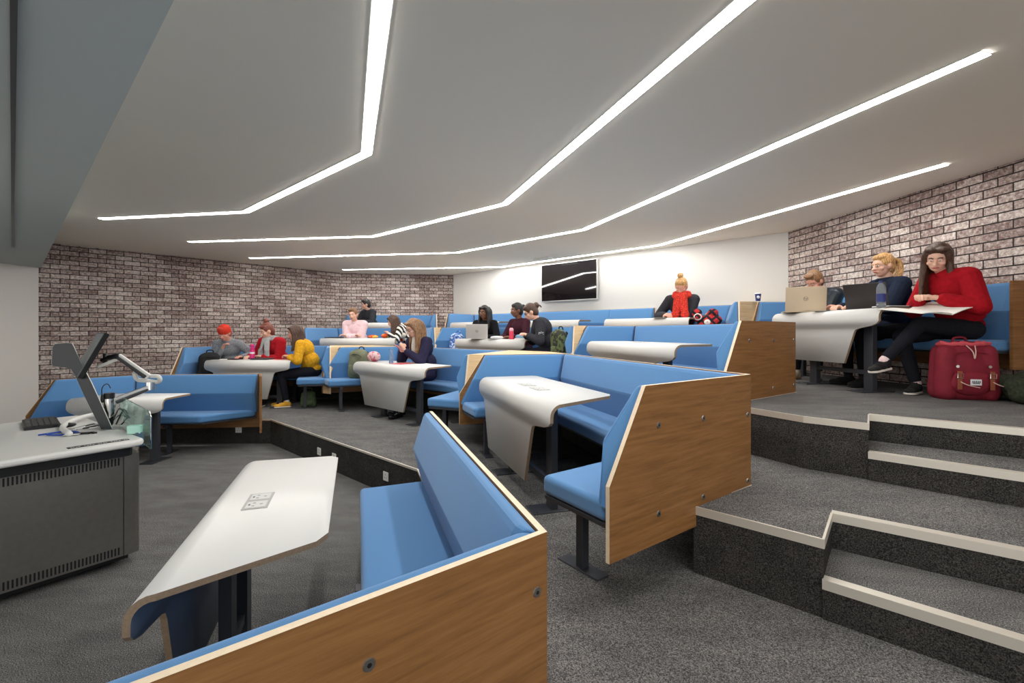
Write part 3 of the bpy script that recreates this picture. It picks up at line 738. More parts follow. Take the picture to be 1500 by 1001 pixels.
    if 'hoodcollar' in extras:
        b = bmesh.new()
        for a in range(-5, 6):
            t = -pi/2+a*.32; t_2 = t+.32; cap(b, neck+(r*cos(t)+f*sin(t))*.085*s, neck+(r*cos(t_2)+f*sin(t_2))*.085*s, .03*s, n=8)
        kid('collar', b, top)
    return info
cloth('grey_knit', (132,136,142), bscale=60, noise=.3, nscale=60); cloth('hat_red', (202,62,46)); cloth('red_coat', (168,30,40)); cloth('scarf_grey', (162,164,164)); cloth('mustard', (212,156,38), noise=.2)
cloth('charcoal_jacket', (52,54,60)); cloth('pink_sweat', (236,206,212)); cloth('navy_cardigan', (44,42,66)); cloth('black_cloth', (28,28,32)); cloth('maroon_top', (64,32,42))
cloth('dark_sweat', (54,54,60)); cloth('scarf_red', (206,62,50), noise=.55, nscale=60); cloth('navy_coat', (32,40,58)); cloth('red_jumper', (158,20,32)); cloth('black_denim', (30,31,38)); cloth('dark_trousers', (36,37,44)); cloth('cream_shirt', (222,212,198))
cloth('sock_white', (226,222,218)); cloth('sock_pink', (232,206,206))
M['leather'] = mat('black_leather', (36,44,52), .32, spec=.5, noise=.15, nscale=18, bump=.9, bscale=26)
M['canvas_black'] = mat('black_canvas', (26,26,28), .8); M['canvas_yellow'] = mat('yellow_canvas', (226,170,54), .8); M['shoe_cream'] = mat('cream_trainer', (206,194,170), .6, noise=.1, nscale=30); M['rubber_w'] = mat('white_rubber', (224,218,208), .5); M['rubber_t'] = mat('tan_rubber', (170,140,106), .6); M['lace_w'] = mat('white_lace', (222,218,210), .8); M['boot'] = mat('black_patent', (18,18,20), .2)
def stripes(name, c1, c2, per=.075):
    m, nt, b = newmat(name); b.inputs['Roughness'].default_value = .9
    tc = nt.nodes.new('ShaderNodeTexCoord'); w_ = nt.nodes.new('ShaderNodeTexWave'); w_.bands_direction = 'DIAGONAL'; w_.inputs['Scale'].default_value = 1/per/3.1; w_.inputs['Distortion'].default_value = .6
    nt.links.new(tc.outputs['Object'], w_.inputs['Vector']); r_ = nt.nodes.new('ShaderNodeValToRGB'); r_.color_ramp.interpolation = 'CONSTANT'
    r_.color_ramp.elements[0].color = lin(c1); r_.color_ramp.elements[1].position = .5; r_.color_ramp.elements[1].color = lin(c2)
    nt.links.new(w_.outputs['Fac'], r_.inputs[0]); nt.links.new(r_.outputs[0], b.inputs['Base Color']); M[name] = m
stripes('striped_jersey', (28,28,32), (232,228,222))
PPL = {}
# first tier, left booth
PPL[1] = person((-5.02,8.46), F1, (.12,-1), 'person in a grey knitted jumper and red beanie, chin on hand', s=1.08, lean=10, bend=25, hpitch=28, hyaw=8, skinm=SKP,
    hair=('short', H_RD), top='grey_knit', topr=.012, legs='dark_trousers', hands=[(.30,-.28,.83),(.24,.06,.97)], shoes=('canvas_black','rubber_w'), extras=('hat',), voxel=.011)
PPL[2] = person((-4.22,8.48), F1, (-.25,-1), 'person in a red coat and grey scarf with red-brown bun, writing', s=1.1, lean=8, bend=22, hpitch=22, hyaw=30, skinm=SK,
    hair=('bun', H_AU), top='red_coat', topr=.03, legs='dark_trousers', hands=[(.34,.02,.83),(.33,.30,.83)], shoes=('canvas_black','rubber_w'), extras=('scarf','hoodcollar'), voxel=.011)
PPL[3] = person((-3.46,8.12), F1, (-1,-.28), 'person in a mustard cardigan seen from the side, dark trousers and yellow shoes', s=1.06, lean=10, bend=22, hpitch=14, skinm=SKP,
    hair=('loose', H_BR), top='mustard', topr=.018, legs='black_denim', hands=[(.34,-.10,.84),(.36,.12,.84)], feet=[(.36,-.16,.09),(.44,-.02,.09)], shoes=('canvas_yellow','rubber_w','lace_w'), sock='sock_white', voxel=.010)
# top tier, far left
PPL[4] = person((-3.42,11.45), F3, (-.5,-.86), 'dark-haired person in a charcoal jacket at the far brick wall, behind the pink sweatshirt', s=1.0, lean=6, bend=16, hpitch=12, hyaw=35, skinm=SK,
    hair=('short', H_DK), top='charcoal_jacket', topr=.02, legs='dark_trousers', shoes=('canvas_black','rubber_w'), voxel=.013)
# second tier, left booth
PPL[5] = person((-3.30,10.08), F2, (-.05,-1), 'person in a pale pink sweatshirt leaning both forearms on the white table', s=1.10, lean=8, bend=24, hpitch=10, hroll=-6, skinm=SK,
    hair=('short', H_LB), top='pink_sweat', topr=.03, legs='dark_trousers', hands=[(.34,.10,.84),(.34,-.08,.84)], shoes=('canvas_black','rubber_w'), voxel=.012)
PPL[6] = person((-2.12,9.92), F2, (-1,-.30), 'person with long dark hair in a black and white striped top, leaning forward', s=1.02, lean=22, bend=26, hpitch=24, hyaw=14, skinm=SK,
    hair=('long', H_BR), top='striped_jersey', topr=.014, legs='black_denim', hands=[(.46,-.12,.88),(.40,.16,.84)], shoes=('canvas_black','rubber_w'), extras=('redfront',), voxel=.012)
# first tier, middle booth
PPL[7] = person((-1.36,7.38), F1, (-.62,-.78), 'woman in a navy cardigan with long brown hair and glasses, looking at a phone', s=1.14, lean=6, bend=20, hpitch=26, hyaw=14, skinm=SK,
    hair=('long', H_LB), top='navy_cardigan', topr=.018, legs='navy_cardigan', hands=[(.40,-.02,.98),(.38,.10,.97)], hpalm=[(-.4,.5,.8),(-.4,-.5,.8)], feet=[(.55,-.05,.10),(.40,.10,.10)], shoes=('boot','boot'), extras=('glasses','shirt'), voxel=.010)
# second tier, middle booth
PPL[8] = person((-.50,9.28), F2, (-.2,-1), 'person with shoulder-length dark hair and black top behind the silver laptop', s=1.08, lean=6, bend=16, hpitch=8, hyaw=20, skinm=SKD, lipm='lip_dark',
    hair=('loose', H_DK), top='black_cloth', topr=.012, legs='black_denim', shoes=('canvas_black','rubber_w'), voxel=.011)
PPL[9] = person((.20,8.66), F2, (-.72,-.69), 'person with a dark bun and maroon top, turned sideways behind the reader', s=1.09, lean=5, bend=14, hpitch=6, hyaw=22, skinm=SKD, lipm='lip_dark',
    hair=('lowbun', H_DK), top='maroon_top', topr=.012, legs='black_denim', shoes=('canvas_black','rubber_w'), voxel=.011)
PPL[10] = person((.60,7.62), F2, (-1,-.10), 'person in a dark sweatshirt with glasses and tied-back brown hair, reading', s=1.08, lean=10, bend=26, hpitch=30, hyaw=6, skinm=SK,
    hair=('lowbun', H_BR), top='dark_sweat', topr=.022, legs='dark_trousers', hands=[(.36,-.10,.86),(.38,.05,.86)], shoes=('canvas_black','rubber_w'), extras=('glasses',), voxel=.010)
# top tier, back wall
PPL[11] = person((2.80,7.72), F3, (-.42,-.90), 'blonde woman with a topknot and bulky red scarf by the white back wall', s=1.12, lean=10, bend=18, hpitch=34, hyaw=10, skinm=SKP,
    hair=('bun', H_BL), top='dark_sweat', topr=.02, legs='black_denim', hands=[(.36,.12,.84),(.34,.22,.84)], shoes=('canvas_black','rubber_w'), extras=('redscarf',), voxel=.010)
# right wall
PPL[12] = person((3.90,5.80), F3, (-.86,-.50), 'man with short brown hair in a black leather jacket behind the gold laptop', s=1.02, lean=16, bend=24, hpitch=34, hyaw=6, skinm=SKP,
    hair=('short', H_LB), top='leather', topr=.03, legs='dark_trousers', hands=[(.40,.10,.84),(.34,-.14,.84)], feet=[(.44,-.10,.09),(.42,.16,.09)], shoes=('shoe_cream','rubber_t','lace_w'), sock=SKP, voxel=.008)
PPL[13] = person((4.04,4.96), F3, (-1,-.02), 'woman in a navy coat with blonde ponytail, in profile behind the dark laptop', s=1.03, lean=4, bend=14, hpitch=6, hyaw=-6, skinm=SK,
    hair=('ponytail', H_BL), top='navy_coat', topr=.022, legs='black_cloth', hands=[(.44,-.06,.84),(.46,.18,.84)], feet=[(.42,-.10,.09),(.40,.14,.09)], shoes=('canvas_black','canvas_black'), extras=('hoodcollar',), voxel=.007)
PPL[14] = person((4.06,4.26), F3, (-1,-.10), 'woman in a red jumper with long brown hair, legs crossed, papers on her lap', s=1.04, lean=6, bend=24, hpitch=24, hyaw=-34, hroll=4, skinm=SK,
    hair=('long', H_BR), top='red_jumper', topr=.026, legs='black_denim', hands=[(.34,-.12,.86),(.38,.04,.86)], feet=[(.74,.02,.31),(.36,.08,.09)], knees=[(.1,0,1),(.8,.2,.6)],
    footdir=[(1,-.25,-.12),(1,-.45,0)], shoes=('canvas_black','rubber_w','canvas_black'), sock='sock_pink', voxel=.006)
# ------------------------------------------------------------ text helper
def text_mesh(s, size, depth=.001):
    cu = bpy.data.curves.new('t', 'FONT'); cu.body = s; cu.size = size; cu.extrude = depth; cu.align_x = 'CENTER'; cu.align_y = 'CENTER'
    o = bpy.data.objects.new('t', cu); COL.objects.link(o); dg = bpy.context.evaluated_depsgraph_get(); dg.update()
    me = bpy.data.meshes.new_from_object(o.evaluated_get(dg)); bpy.data.objects.remove(o); bpy.data.curves.remove(cu); return me
def place(o, mx): o.matrix_local = mx; return o
def frame_mx(c, x, y):
    x = V(x).normalized(); y = (V(y)-x*V(y).dot(x)).normalized(); z = x.cross(y)
    m = Matrix((x, y, z)).transposed().to_4x4(); m.translation = V(c); return m
def thing(name, bm, mats, label, cat, group=None, loc=None, rz=0, **k):
    o = link(name, bm, mats, None, **k)
    if loc: o.location = loc
    o.rotation_euler[2] = rz
    return tag(o, label, cat, group)
def rbox(bm, c, s, r=.02, n=4, mi=0):
    """box with rounded vertical corners"""
    x, y = s[0]/2-r, s[1]/2-r; pts = []
    for cx, cy, a0 in ((x,y,0),(-x,y,90),(-x,-y,180),(x,-y,270)):
        for i in range(n+1): a = R(a0+90*i/n); pts.append((c[0]+cx+r*cos(a), c[1]+cy+r*sin(a)))
    return prism(bm, pts, c[2]-s[2]/2, c[2]+s[2]/2, mi)

# ------------------------------------------------------------ presenter desk
DC = V((-2.50,3.23,0)); DU = V((.566,.824,0)); DV = V((-.824,.566,0)); DRZ = math.atan2(DU.y, DU.x)
desk = empty('presenter_desk', DC-DU*1.2+DV*.8, 'steel presenter desk with a white worktop at the left edge', 'desk')
def dp(u, v, h): return DC+DU*u+DV*v+V((0,0,h))
def dpoly(c, n=5):
    """rounded polygon in (u,v): list of (u,v,r)"""
    out = []
    for i in range(len(c)):
        p = V(c[i][:2]); a = V(c[i-1][:2]); b = V(c[(i+1)%len(c)][:2]); r = c[i][2]
        if r <= 0: out.append(p); continue
        da = (a-p).normalized(); db = (b-p).normalized(); p0 = p+da*r; p1 = p+db*r
        for k in range(n+1): t = k/n; out.append((p0*(1-t)**2)+(p*2*t*(1-t))+(p1*t*t))
    return [tuple((DC+DU*q.x+DV*q.y).xy) for q in out]
top = [(-2.6,0,0),(0,0,.09),(.02,1.62,.06),(-2.6,1.62,0)]
bm = bmesh.new(); prism(bm, dpoly(top), .825, .87); link('worktop', bm, 'white', desk, bevel=.02, segs=4)
bm = bmesh.new(); prism(bm, dpoly([(-2.6,.06,0),(-.05,.06,.07),(-.03,1.55,.05),(-2.6,1.55,0)]), .762, .825); link('recess_band', bm, 'black', desk)
bm = bmesh.new(); prism(bm, dpoly([(-2.55,.115,0),(-.10,.115,0),(-.10,.30,0),(-2.55,.30,0)]), .075, .762)
cb = link('cabinet_front', bm, 'steel', desk)
bm = bmesh.new(); prism(bm, dpoly([(-.096,.113,0),(0,.113,.05),(.0,1.50,.04),(-.096,1.50,0)]), .075, .762); link('cabinet_side', bm, 'steel', desk)
bm = bmesh.new(); prism(bm, dpoly([(-2.55,.32,0),(-.1,.32,0),(-.1,1.5,0),(-2.55,1.5,0)]), .09, .76); link('cabinet_body', bm, 'darkgrey', desk)
bm = bmesh.new(); prism(bm, dpoly([(-2.5,.16,0),(-.06,.16,0),(-.06,1.45,0),(-2.5,1.45,0)]), .035, .075); link('plinth', bm, 'black', desk)
for hh, nm in ((.722,'vent'),(.115,'vent')):
    bm = bmesh.new()
    for k in range(92): box(bm, dp(-.125-.0185*k, .1145, hh), (.0085,.004,.05), DRZ)
    link('vent_slots', bm, 'black', cb)
for u, v in ((-.12,.25),(-1.6,.25)):
    bm = bmesh.new(); p = dp(u,v,.026); cyl(bm, p-DU*.012, p+DU*.012, .026, n=14); link('castor', bm, 'black', desk, smooth=False)
# glass screen at the right end
m, nt, b = newmat('green_glass'); b.inputs['Base Color'].default_value = (.72,.92,.86,1); b.inputs['Roughness'].default_value = .05; b.inputs['Transmission Weight'].default_value = .92; b.inputs['IOR'].default_value = 1.2; M['glass'] = m
gp = [dp(.05,.72,.86), dp(.05,.10,.775), dp(.05,.10,1.0), dp(.05,.18,1.045), dp(.05,.72,1.10)]
bm = bmesh.new(); a = [bm.verts.new(p) for p in gp]; c_ = [bm.verts.new(p+DU*.008) for p in gp]; bm.faces.new(a); bm.faces.new(c_)
for i in range(5): bm.faces.new((a[i],a[(i+1)%5],c_[(i+1)%5],c_[i]))
gl = link('glass_panel', bm, 'glass', desk)
bm = bmesh.new(); tube(bm, [dp(.054,.10,.775), dp(.054,.10,1.0), dp(.054,.13,1.035)], .0045, 6); link('panel_edge', bm, 'chrome', gl)
bm = bmesh.new(); box(bm, dp(.03,.25,.83), (.05,.03,.10), DRZ); link('panel_bracket', bm, 'chrome', desk)
# control strip with small white legends
bm = bmesh.new(); box(bm, dp(-.235,.085,.8712), (.31,.05,.003), DRZ, 0); 
for k in range(22): 
    if k % 5 != 4: box(bm, dp(-.375+.0135*k, .075+(.004 if k%2 else -.003), .8731), (.008,.012 if k%3 else .018,.0006), DRZ, 1)
link('control_strip', bm, ['black','plastic_w'], desk)
# tall tapered grey arm (document camera)
vis = empty('document_camera', (-3.02,3.53,.87), 'tall dark grey tapered document camera standing on the presenter desk', 'document camera')
def VP(px, py, z=3.52): return V(((px-750)/690*z, z, CAMH-(py-487)/690*z))
ol = [(149,631.5),(164.5,629),(145.4,586),(134,561),(121,536),(114,522),(108,508),(105,503),(97,502.5),(80,504),(76.5,509),(75.5,533),(77,537),(96,539),(103.5,541),(109.5,550),(121,576),(134.5,603)]
bm = bmesh.new(); fr = [VP(*q) for q in ol]; bk = [p+V((-.035,.045,0)) for p in fr]
va = [bm.verts.new(p) for p in fr]; vb = [bm.verts.new(p) for p in bk]
f = bm.faces.new(va); f = bm.faces.new(vb)
for i in range(len(va)):
    f = bm.faces.new((va[i],va[(i+1)%len(va)],vb[(i+1)%len(va)],vb[i])); f.material_index = 1
link('arm', bm, ['darkgrey','plastic_w'], vis, bevel=.004, segs=2)
bm = bmesh.new(); cyl(bm, (-3.02,3.55,.8705), (-3.02,3.55,.876), .07, n=24); link('base', bm, 'silver', vis)
# screen on a sprung arm
mon = empty('monitor', (-2.95,3.60,.87), 'black monitor tilted back on a silver sprung arm on the presenter desk', 'monitor')
def quad_slab(bm, p, t, mi=0):
    n = (p[1]-p[0]).cross(p[3]-p[0]).normalized()*t
    a = [bm.verts.new(q) for q in p]; b_ = [bm.verts.new(q+n) for q in p]
    for fs in (a, b_): bm.faces.new(fs).material_index = mi
    for i in range(4): bm.faces.new((a[i],a[(i+1)%4],b_[(i+1)%4],b_[i])).material_index = mi
mt_n, mt_f, mb_n, mb_f = V((-3.03,3.55,1.585)), V((-3.36,3.86,1.585)), V((-3.19,3.50,1.25)), V((-3.52,3.81,1.25))
bm = bmesh.new(); quad_slab(bm, [mb_n, mb_f, mt_f, mt_n], -.032)
hs_ = link('housing', bm, 'black', mon, bevel=.004, segs=2)
nn = (mb_f-mb_n).cross(mt_n-mb_n).normalized(); 
def ins(k):
    c = (mt_n+mt_f+mb_n+mb_f)/4; return [c+(q-c)*k for q in (mb_n,mb_f,mt_f,mt_n)]
bm = bmesh.new(); quad_slab(bm, [q-nn*.0325 for q in ins(.955)], -.001); M['screen_grey'] = mat('matt_screen', (124,132,136), .35); link('screen', bm, 'screen_grey', mon)
A = VP
def link_tube(name, pts, r, m, n=10, parent=mon): bm = bmesh.new(); tube(bm, pts, r, n); return link(name, bm, m, parent, smooth=True)
bm = bmesh.new(); cyl(bm, A(160,612,3.62), A(160,598,3.62), .032, n=20); cyl(bm, A(160,598,3.62), A(160,584,3.62), .038, n=20); link('clamp', bm, 'chrome', mon)
bm = bmesh.new(); cyl(bm, A(160,626,3.62), A(160,612,3.62), .026, n=16); cyl(bm, A(160,584,3.62), A(160,576,3.62), .034, n=16); link('post', bm, 'black', mon)
def bar(name, p, q, w_, h_, m, par=mon):
    bm = bmesh.new(); x, y, d = basis(q-p); loft(bm, [[p+x*w_+y*h_, p-x*w_+y*h_, p-x*w_-y*h_, p+x*w_-y*h_], [q+x*w_*.8+y*h_*.8, q-x*w_*.8+y*h_*.8, q-x*w_*.8-y*h_*.8, q+x*w_*.8-y*h_*.8]]); return link(name, bm, m, par, bevel=.006, segs=3)
lo = bar('lower_arm', A(163,590,3.62), A(222,567,3.80), .018, .026, 'silver'); bar('arm_insert', A(170,590,3.60), A(216,571,3.775), .014, .012, 'darkgrey', lo)
bm = bmesh.new(); cyl(bm, A(221,571,3.80), A(221,560,3.80), .03, n=18); link('elbow_joint', bm, 'chrome', mon)
link_tube('elbow_cover', arc([A(197,546,3.74), A(201,556,3.77), A(215,558,3.80), A(228,560,3.82), A(234,558,3.82), A(232,552,3.80), A(222,551,3.80), A(205,549,3.76)], 4), .017, 'plastic_w')
up_ = bar('upper_arm', A(218,553,3.78), A(173,521,3.70), .018, .024, 'plastic_w'); bar('arm_insert', A(213,553,3.755), A(172,524,3.675), .012, .014, 'black', up_)
link_tube('cable_guide', arc([A(143,538,3.66), A(158,532,3.68), A(170,527,3.70)], 4), .012, 'plastic_w')
bm = bmesh.new(); cap(bm, A(172,522,3.70), A(160,524,3.70), .022, .02); cap(bm, A(160,524,3.70), A(150,528,3.70), .016); cyl(bm, A(154,518,3.7), A(154,532,3.7), .014); link('tilt_head', bm, 'black', mon, smooth=True)
link_tube('mic_cable', arc([A(150,582,3.58), A(149,572,3.58), A(152,565,3.58), A(158,563,3.58), A(162,569,3.58)], 5), .0035, 'black', 6)
bm = bmesh.new(); cap(bm, A(150,588,3.58), A(150,580,3.58), .012, .010); link('socket', bm, 'black', mon)
# keyboard
kc = V((-3.72,3.72,.87)); kx = V((.735,-.678,0)); ky = V((.678,.735,0)); krz = math.atan2(kx.y, kx.x)
kb = empty('keyboard', kc, 'black keyboard lying on the presenter desk', 'keyboard')
bm = bmesh.new(); rbox(bm, (0,0,.012), (.48,.20,.022), .012); o = link('body', bm, 'black', kb, world=False, bevel=.003); o.rotation_euler[2] = krz
bm = bmesh.new()
for r_ in range(5):
    for k in range(15): 
        if r_ == 0 and 3 < k < 10: continue
        box(bm, (-.215+.0305*k, -.072+.034*r_, .026), (.025,.027,.006))
    if r_ == 0: box(bm, (-.215+.0305*6.5, -.072, .026), (.17,.027,.006))
o = link('keys', bm, 'darkgrey', kb, world=False); o['kind'] = 'stuff'; o.rotation_euler[2] = krz
bm = bmesh.new(); ell(bm, (0,0,.016), (.032,.055,.018)); thing('mouse', bm, 'black', 'black mouse beside the keyboard on the presenter desk', 'mouse', loc=(-3.42,3.62,.87), rz=krz, smooth=True)
# cables
bm = bmesh.new(); tube(bm, arc([(-3.10,3.30,.888),(-3.34,3.50,.892),(-3.50,3.76,.90),(-3.48,3.94,.915),(-3.32,3.92,.94),(-3.16,3.80,.95)], 6), .019, 10)
thing('cable_sleeve', bm, 'plastic_w', 'thick white cable sleeve looping across the presenter desk', 'cable', smooth=True)
for k in range(6):
    random.seed(40+k); pts = [(-3.30+.04*k+random.uniform(-.05,.05), 3.55+random.uniform(-.10,.18), .876+.004*k) for _ in range(6)]
    bm = bmesh.new(); tube(bm, arc(pts, 6), .0045, 6); thing('cable', bm, 'black' if k%2 else 'plastic_w', 'thin tangled cable beside the document camera', 'cable', 'tangled cables on the presenter desk', smooth=True)
for k in range(3):
    pts = [VP(170+4*k,622,3.6), VP(182+3*k,600+6*k,3.66), VP(190,612,3.6), VP(176,598+5*k,3.7), VP(166,616,3.55)]
    bm = bmesh.new(); tube(bm, arc(pts, 6), .005, 6); thing('cable', bm, 'black' if k != 1 else 'plastic_w', 'thin cable looping behind the monitor clamp', 'cable', 'cables behind the monitor clamp', smooth=True)
M['sheet_clear'] = mat('white_film', (220,222,228), .3)
bm = bmesh.new(); tube(bm, arc([VP(165,626,3.62), VP(166,606,3.68), VP(174,592,3.72), VP(184,590,3.74), VP(184,600,3.7), VP(176,622,3.62)], 5), .013, 8); thing('cable_sleeve', bm, 'plastic_w', 'white cable loop hanging by the glass panel', 'cable', smooth=True)
M['mint'] = mat('mint_plastic', (190,240,224), .4); bm = bmesh.new(); rbox(bm, (0,0,.03), (.085,.06,.06), .012); thing('note_holder', bm, 'mint', 'small pale mint block at the right corner of the presenter desk', 'note block', loc=(-2.72,3.40,.87), rz=.3, bevel=.006)
M['lanyard_blue'] = mat('blue_ribbon', (50,84,176), .7)
ln = empty('lanyard', (-3.15,3.28,.87), 'blue and white lanyard lying on the presenter desk', 'lanyard')
bm = bmesh.new(); tube(bm, arc([(-3.34,3.32,.875),(-3.26,3.40,.88),(-3.18,3.43,.876),(-3.12,3.38,.88),(-3.18,3.32,.876),(-3.28,3.32,.88),(-3.22,3.40,.885),(-3.11,3.32,.877)], 5), .006, 6); link('ribbon', bm, 'lanyard_blue', ln, smooth=True)
bm = bmesh.new(); box(bm, (-3.11,3.33,.878), (.086,.054,.003), .4); link('badge', bm, 'plastic_w', ln)
bm = bmesh.new(); box(bm, (-3.08,3.37,.876), (.10,.03,.012), .3); box(bm, (-3.02,3.40,.876), (.05,.02,.010), -.4); thing('clicker', bm, 'black', 'small black remote clicker beside the lanyard', 'remote control')

# ------------------------------------------------------------ screen on the back wall
def wpt(t, o, h): p = along(WC, WD, t, o); return V((*p, h))
tv = empty('wall_screen', wpt(3.75,.05,2.65), 'large black flat screen mounted on the white back wall', 'screen')
wd = V((.7325,-.681,0)); wn = V((-.681,-.7325,0)); wrz = math.atan2(wd.y, wd.x)
bm = bmesh.new(); box(bm, wpt(3.747,.075,2.645), (1.40,.05,.80), wrz); link('casing', bm, 'silver', tv, bevel=.004, segs=1)
M['tv'] = mat('glossy_black_glass', (20,16,20), .04, spec=.8, coat=1); bm = bmesh.new(); box(bm, wpt(3.747,.1015,2.65), (1.375,.003,.765), wrz); link('display', bm, 'tv', tv)
bm = bmesh.new(); box(bm, wpt(3.747,.025,2.65), (.5,.05,.4), wrz); link('bracket', bm, 'black', tv)
bm = bmesh.new(); box(bm, wpt(3.747,.1,2.25), (.10,.02,.015), wrz); link('sensor_tab', bm, 'silver', tv)
bm = bmesh.new(); rbox(bm, (0,0,-.02), (.42,.16,.04), .03); o = thing('ceiling_vent', bm, 'plastic_w', 'small white ceiling unit above the wall screen', 'ceiling unit', loc=(.62,9.5,CEIL-.001), rz=wrz)

# socket plates on the first riser
for i, (x, y, rz, h, lb) in enumerate([(-4.29,6.815,0,.20,'white socket plate under the far left booth, left one of two'),(-3.93,6.775,0,.20,'white socket plate under the far left booth, right one of two'),
      (-2.32,5.675,-R(43.4),.165,'white socket plate on the exposed riser, furthest from the viewer'),(-2.04,5.41,-R(43.4),.165,'white socket plate on the exposed riser, middle one of three'),(-1.245,4.66,-R(43.4),.175,'white socket plate on the exposed riser, nearest to the big table')]):
    e = empty('wall_socket', (x,y,h), lb, 'socket', 'socket plates on the first riser', rz=rz)
    bm = bmesh.new(); box(bm, (0,-.004,0), (.088,.010,.088)); link('plate', bm, 'plastic_w', e, world=False, bevel=.003)
    bm = bmesh.new()
    for dx, dz in ((0,.018),(-.016,-.012),(.016,-.012)): box(bm, (dx,-.0095,dz), (.006,.002,.010))
    link('pin_holes', bm, 'darkgrey', e, world=False)

# ------------------------------------------------------------ laptops
def laptop(loc, ang, m, label, w_=.36, d_=.24, lid=105, logo='hp', logom='chrome'):
    """screen faces local -y... the back of the lid faces +y"""
    e = empty('laptop', loc, label, 'laptop', rz=ang)
    bm = bmesh.new(); rbox(bm, (0,-d_/2,.009), (w_,d_,.014), .01); link('base', bm, m, e, world=False, bevel=.003)
    bm = bmesh.new(); box(bm, (0,-d_*.42,.0165), (w_*.88,d_*.42,.002)); k = link('keyboard', bm, 'black', e, world=False)
    a = R(lid-90); y = V((0,sin(a),cos(a))); n_ = V((0,cos(a),-sin(a))); c = V((0,.004,.016))
    mx = frame_mx(c+y*d_/2, V((1,0,0)), y)
    bm = bmesh.new(); box(bm, (0,0,0), (w_,d_,.008)); li = link('lid', bm, m, e, world=False, bevel=.003); li.matrix_local = mx
    bm = bmesh.new(); box(bm, (0,0,.0046), (w_*.94,d_*.90,.001)); dsp = link('display', bm, 'black', li, world=False)
    if logo:
        bm = bmesh.new(); 
        loft(bm, [[V((cos(2*pi*i/28)*r_, sin(2*pi*i/28)*r_, z_)) for i in range(28)] for r_, z_ in ((.024,-.0045),(.024,-.0052),(.021,-.0052),(.021,-.0045))], caps=False); link('logo_ring', bm, logom, li, world=False)
        tm = text_mesh(logo, .034, .0004); o = bpy.data.objects.new('logo', tm); tm.materials.append(M[logom]); COL.objects.link(o); o.parent = li; o.matrix_local = Matrix.Translation((0,.002,-.0050)) @ Matrix.Rotation(pi, 4, 'Y')
    return e
M['lap_silver'] = mat('silver_laptop', (214,212,210), .35, metal=.3); M['lap_gold'] = mat('gold_laptop', (200,182,156), .38, metal=.4); M['lap_dark'] = mat('dark_laptop', (66,62,62), .4, metal=.3); M['logo_dark'] = mat('dark_logo', (70,66,64), .3)
TH = .791
laptop((-.62,8.30,F2+TH), pi+.10, 'lap_silver', 'silver laptop open on the middle table of the second tier', logom='logo_dark', w_=.38, d_=.25, lid=102)
laptop((3.30,5.30,F3+TH), pi-.36, 'lap_gold', 'pale gold laptop open in front of the man in leather', logom='logo_dark', w_=.40, d_=.27, lid=98)
laptop((3.56,4.72,F3+TH), pi-.95, 'lap_dark', 'dark laptop open in front of the woman in the navy coat', logom='darkgrey', w_=.36, d_=.26, lid=112)
bm = bmesh.new(); rbox(bm, (0,0,.010), (.34,.24,.018), .012); thing('laptop', bm, 'black', 'closed black laptop at the left of the pink sweatshirt', 'laptop', loc=(-3.66,9.72,F2+TH), rz=.05, bevel=.004)
bm = bmesh.new(); rbox(bm, (0,0,.013), (.30,.22,.024), .015); thing('tablet_case', bm, 'darkgrey', 'dark grey tablet case in front of the red coat', 'tablet case', loc=(-4.25,8.02,F1+TH), rz=-.1, bevel=.006)

# ------------------------------------------------------------ bottles and cups
def bottle(loc, prof, m, label, cat='bottle', parts=()):
    e = empty('bottle', loc, label, cat)
    def rev(pr): 
        b = bmesh.new(); loft(b, [[V((cos(2*pi*i/20)*r_, sin(2*pi*i/20)*r_, z_)) for i in range(20)] for r_, z_ in pr]); return b
    link('body', rev(prof), m, e, world=False, smooth=True)
    for nm, pr, mm in parts: link(nm, rev(pr), mm, e, world=False, smooth=False)
    return e
M['clear'] = mat('clear_plastic', (226,234,240), .06, trans=.85, ior=1.15); M['pinkp'] = mat('pink_plastic', (214,44,122), .3); M['redp'] = mat('rose_plastic', (226,66,92), .35); M['lab_navy'] = mat('navy_label', (40,52,112), .5); M['lab_white'] = mat('white_label', (226,228,232), .5); M['pink_pale'] = mat('pale_pink', (232,176,190), .5)
bottle((-4.40,7.98,F1+TH), [(.036,0),(.038,.01),(.038,.16),(.030,.175),(.034,.18),(.034,.20),(.020,.215)], 'pinkp', 'bright pink drinks bottle on the table by the left brick wall', parts=[('cap',[(.034,.215),(.034,.24),(.024,.262)],'pinkp'),('strap',[(.0385,.10),(.039,.10),(.039,.13),(.0385,.13)],'lab_white')])
bottle((-1.80,7.02,F1+TH), [(.030,0),(.033,.01),(.033,.11),(.018,.16),(.017,.19),(.020,.192),(.020,.205)], 'clear', 'small clear glass bottle on the table of the navy cardigan', parts=[('cap',[(.019,.205),(.019,.225)],'clear')])
bottle((-.01,7.98,F2+TH), [(.036,0),(.038,.01),(.038,.13),(.034,.14)], 'redp', 'rose pink shaker bottle between the two readers', parts=[('cap',[(.036,.141),(.036,.17),(.022,.195)],'pink_pale')])
bottle((3.37,4.30,F3+TH), [(.033,0),(.036,.008),(.036,.03),(.033,.036),(.036,.042),(.035,.13),(.036,.16),(.034,.185),(.022,.212),(.013,.222),(.013,.232)], 'clear', 'clear plastic water bottle with a navy label by the dark laptop', parts=[('label',[(.0365,.05),(.0368,.05),(.0368,.125),(.0365,.125)],'lab_navy'),('cap',[(.016,.226),(.016,.243)],'lab_navy')])
cu = empty('coffee_cup', (3.50,6.70,F3+HT+.004), 'navy and white paper coffee cup standing on the booth top', 'cup')
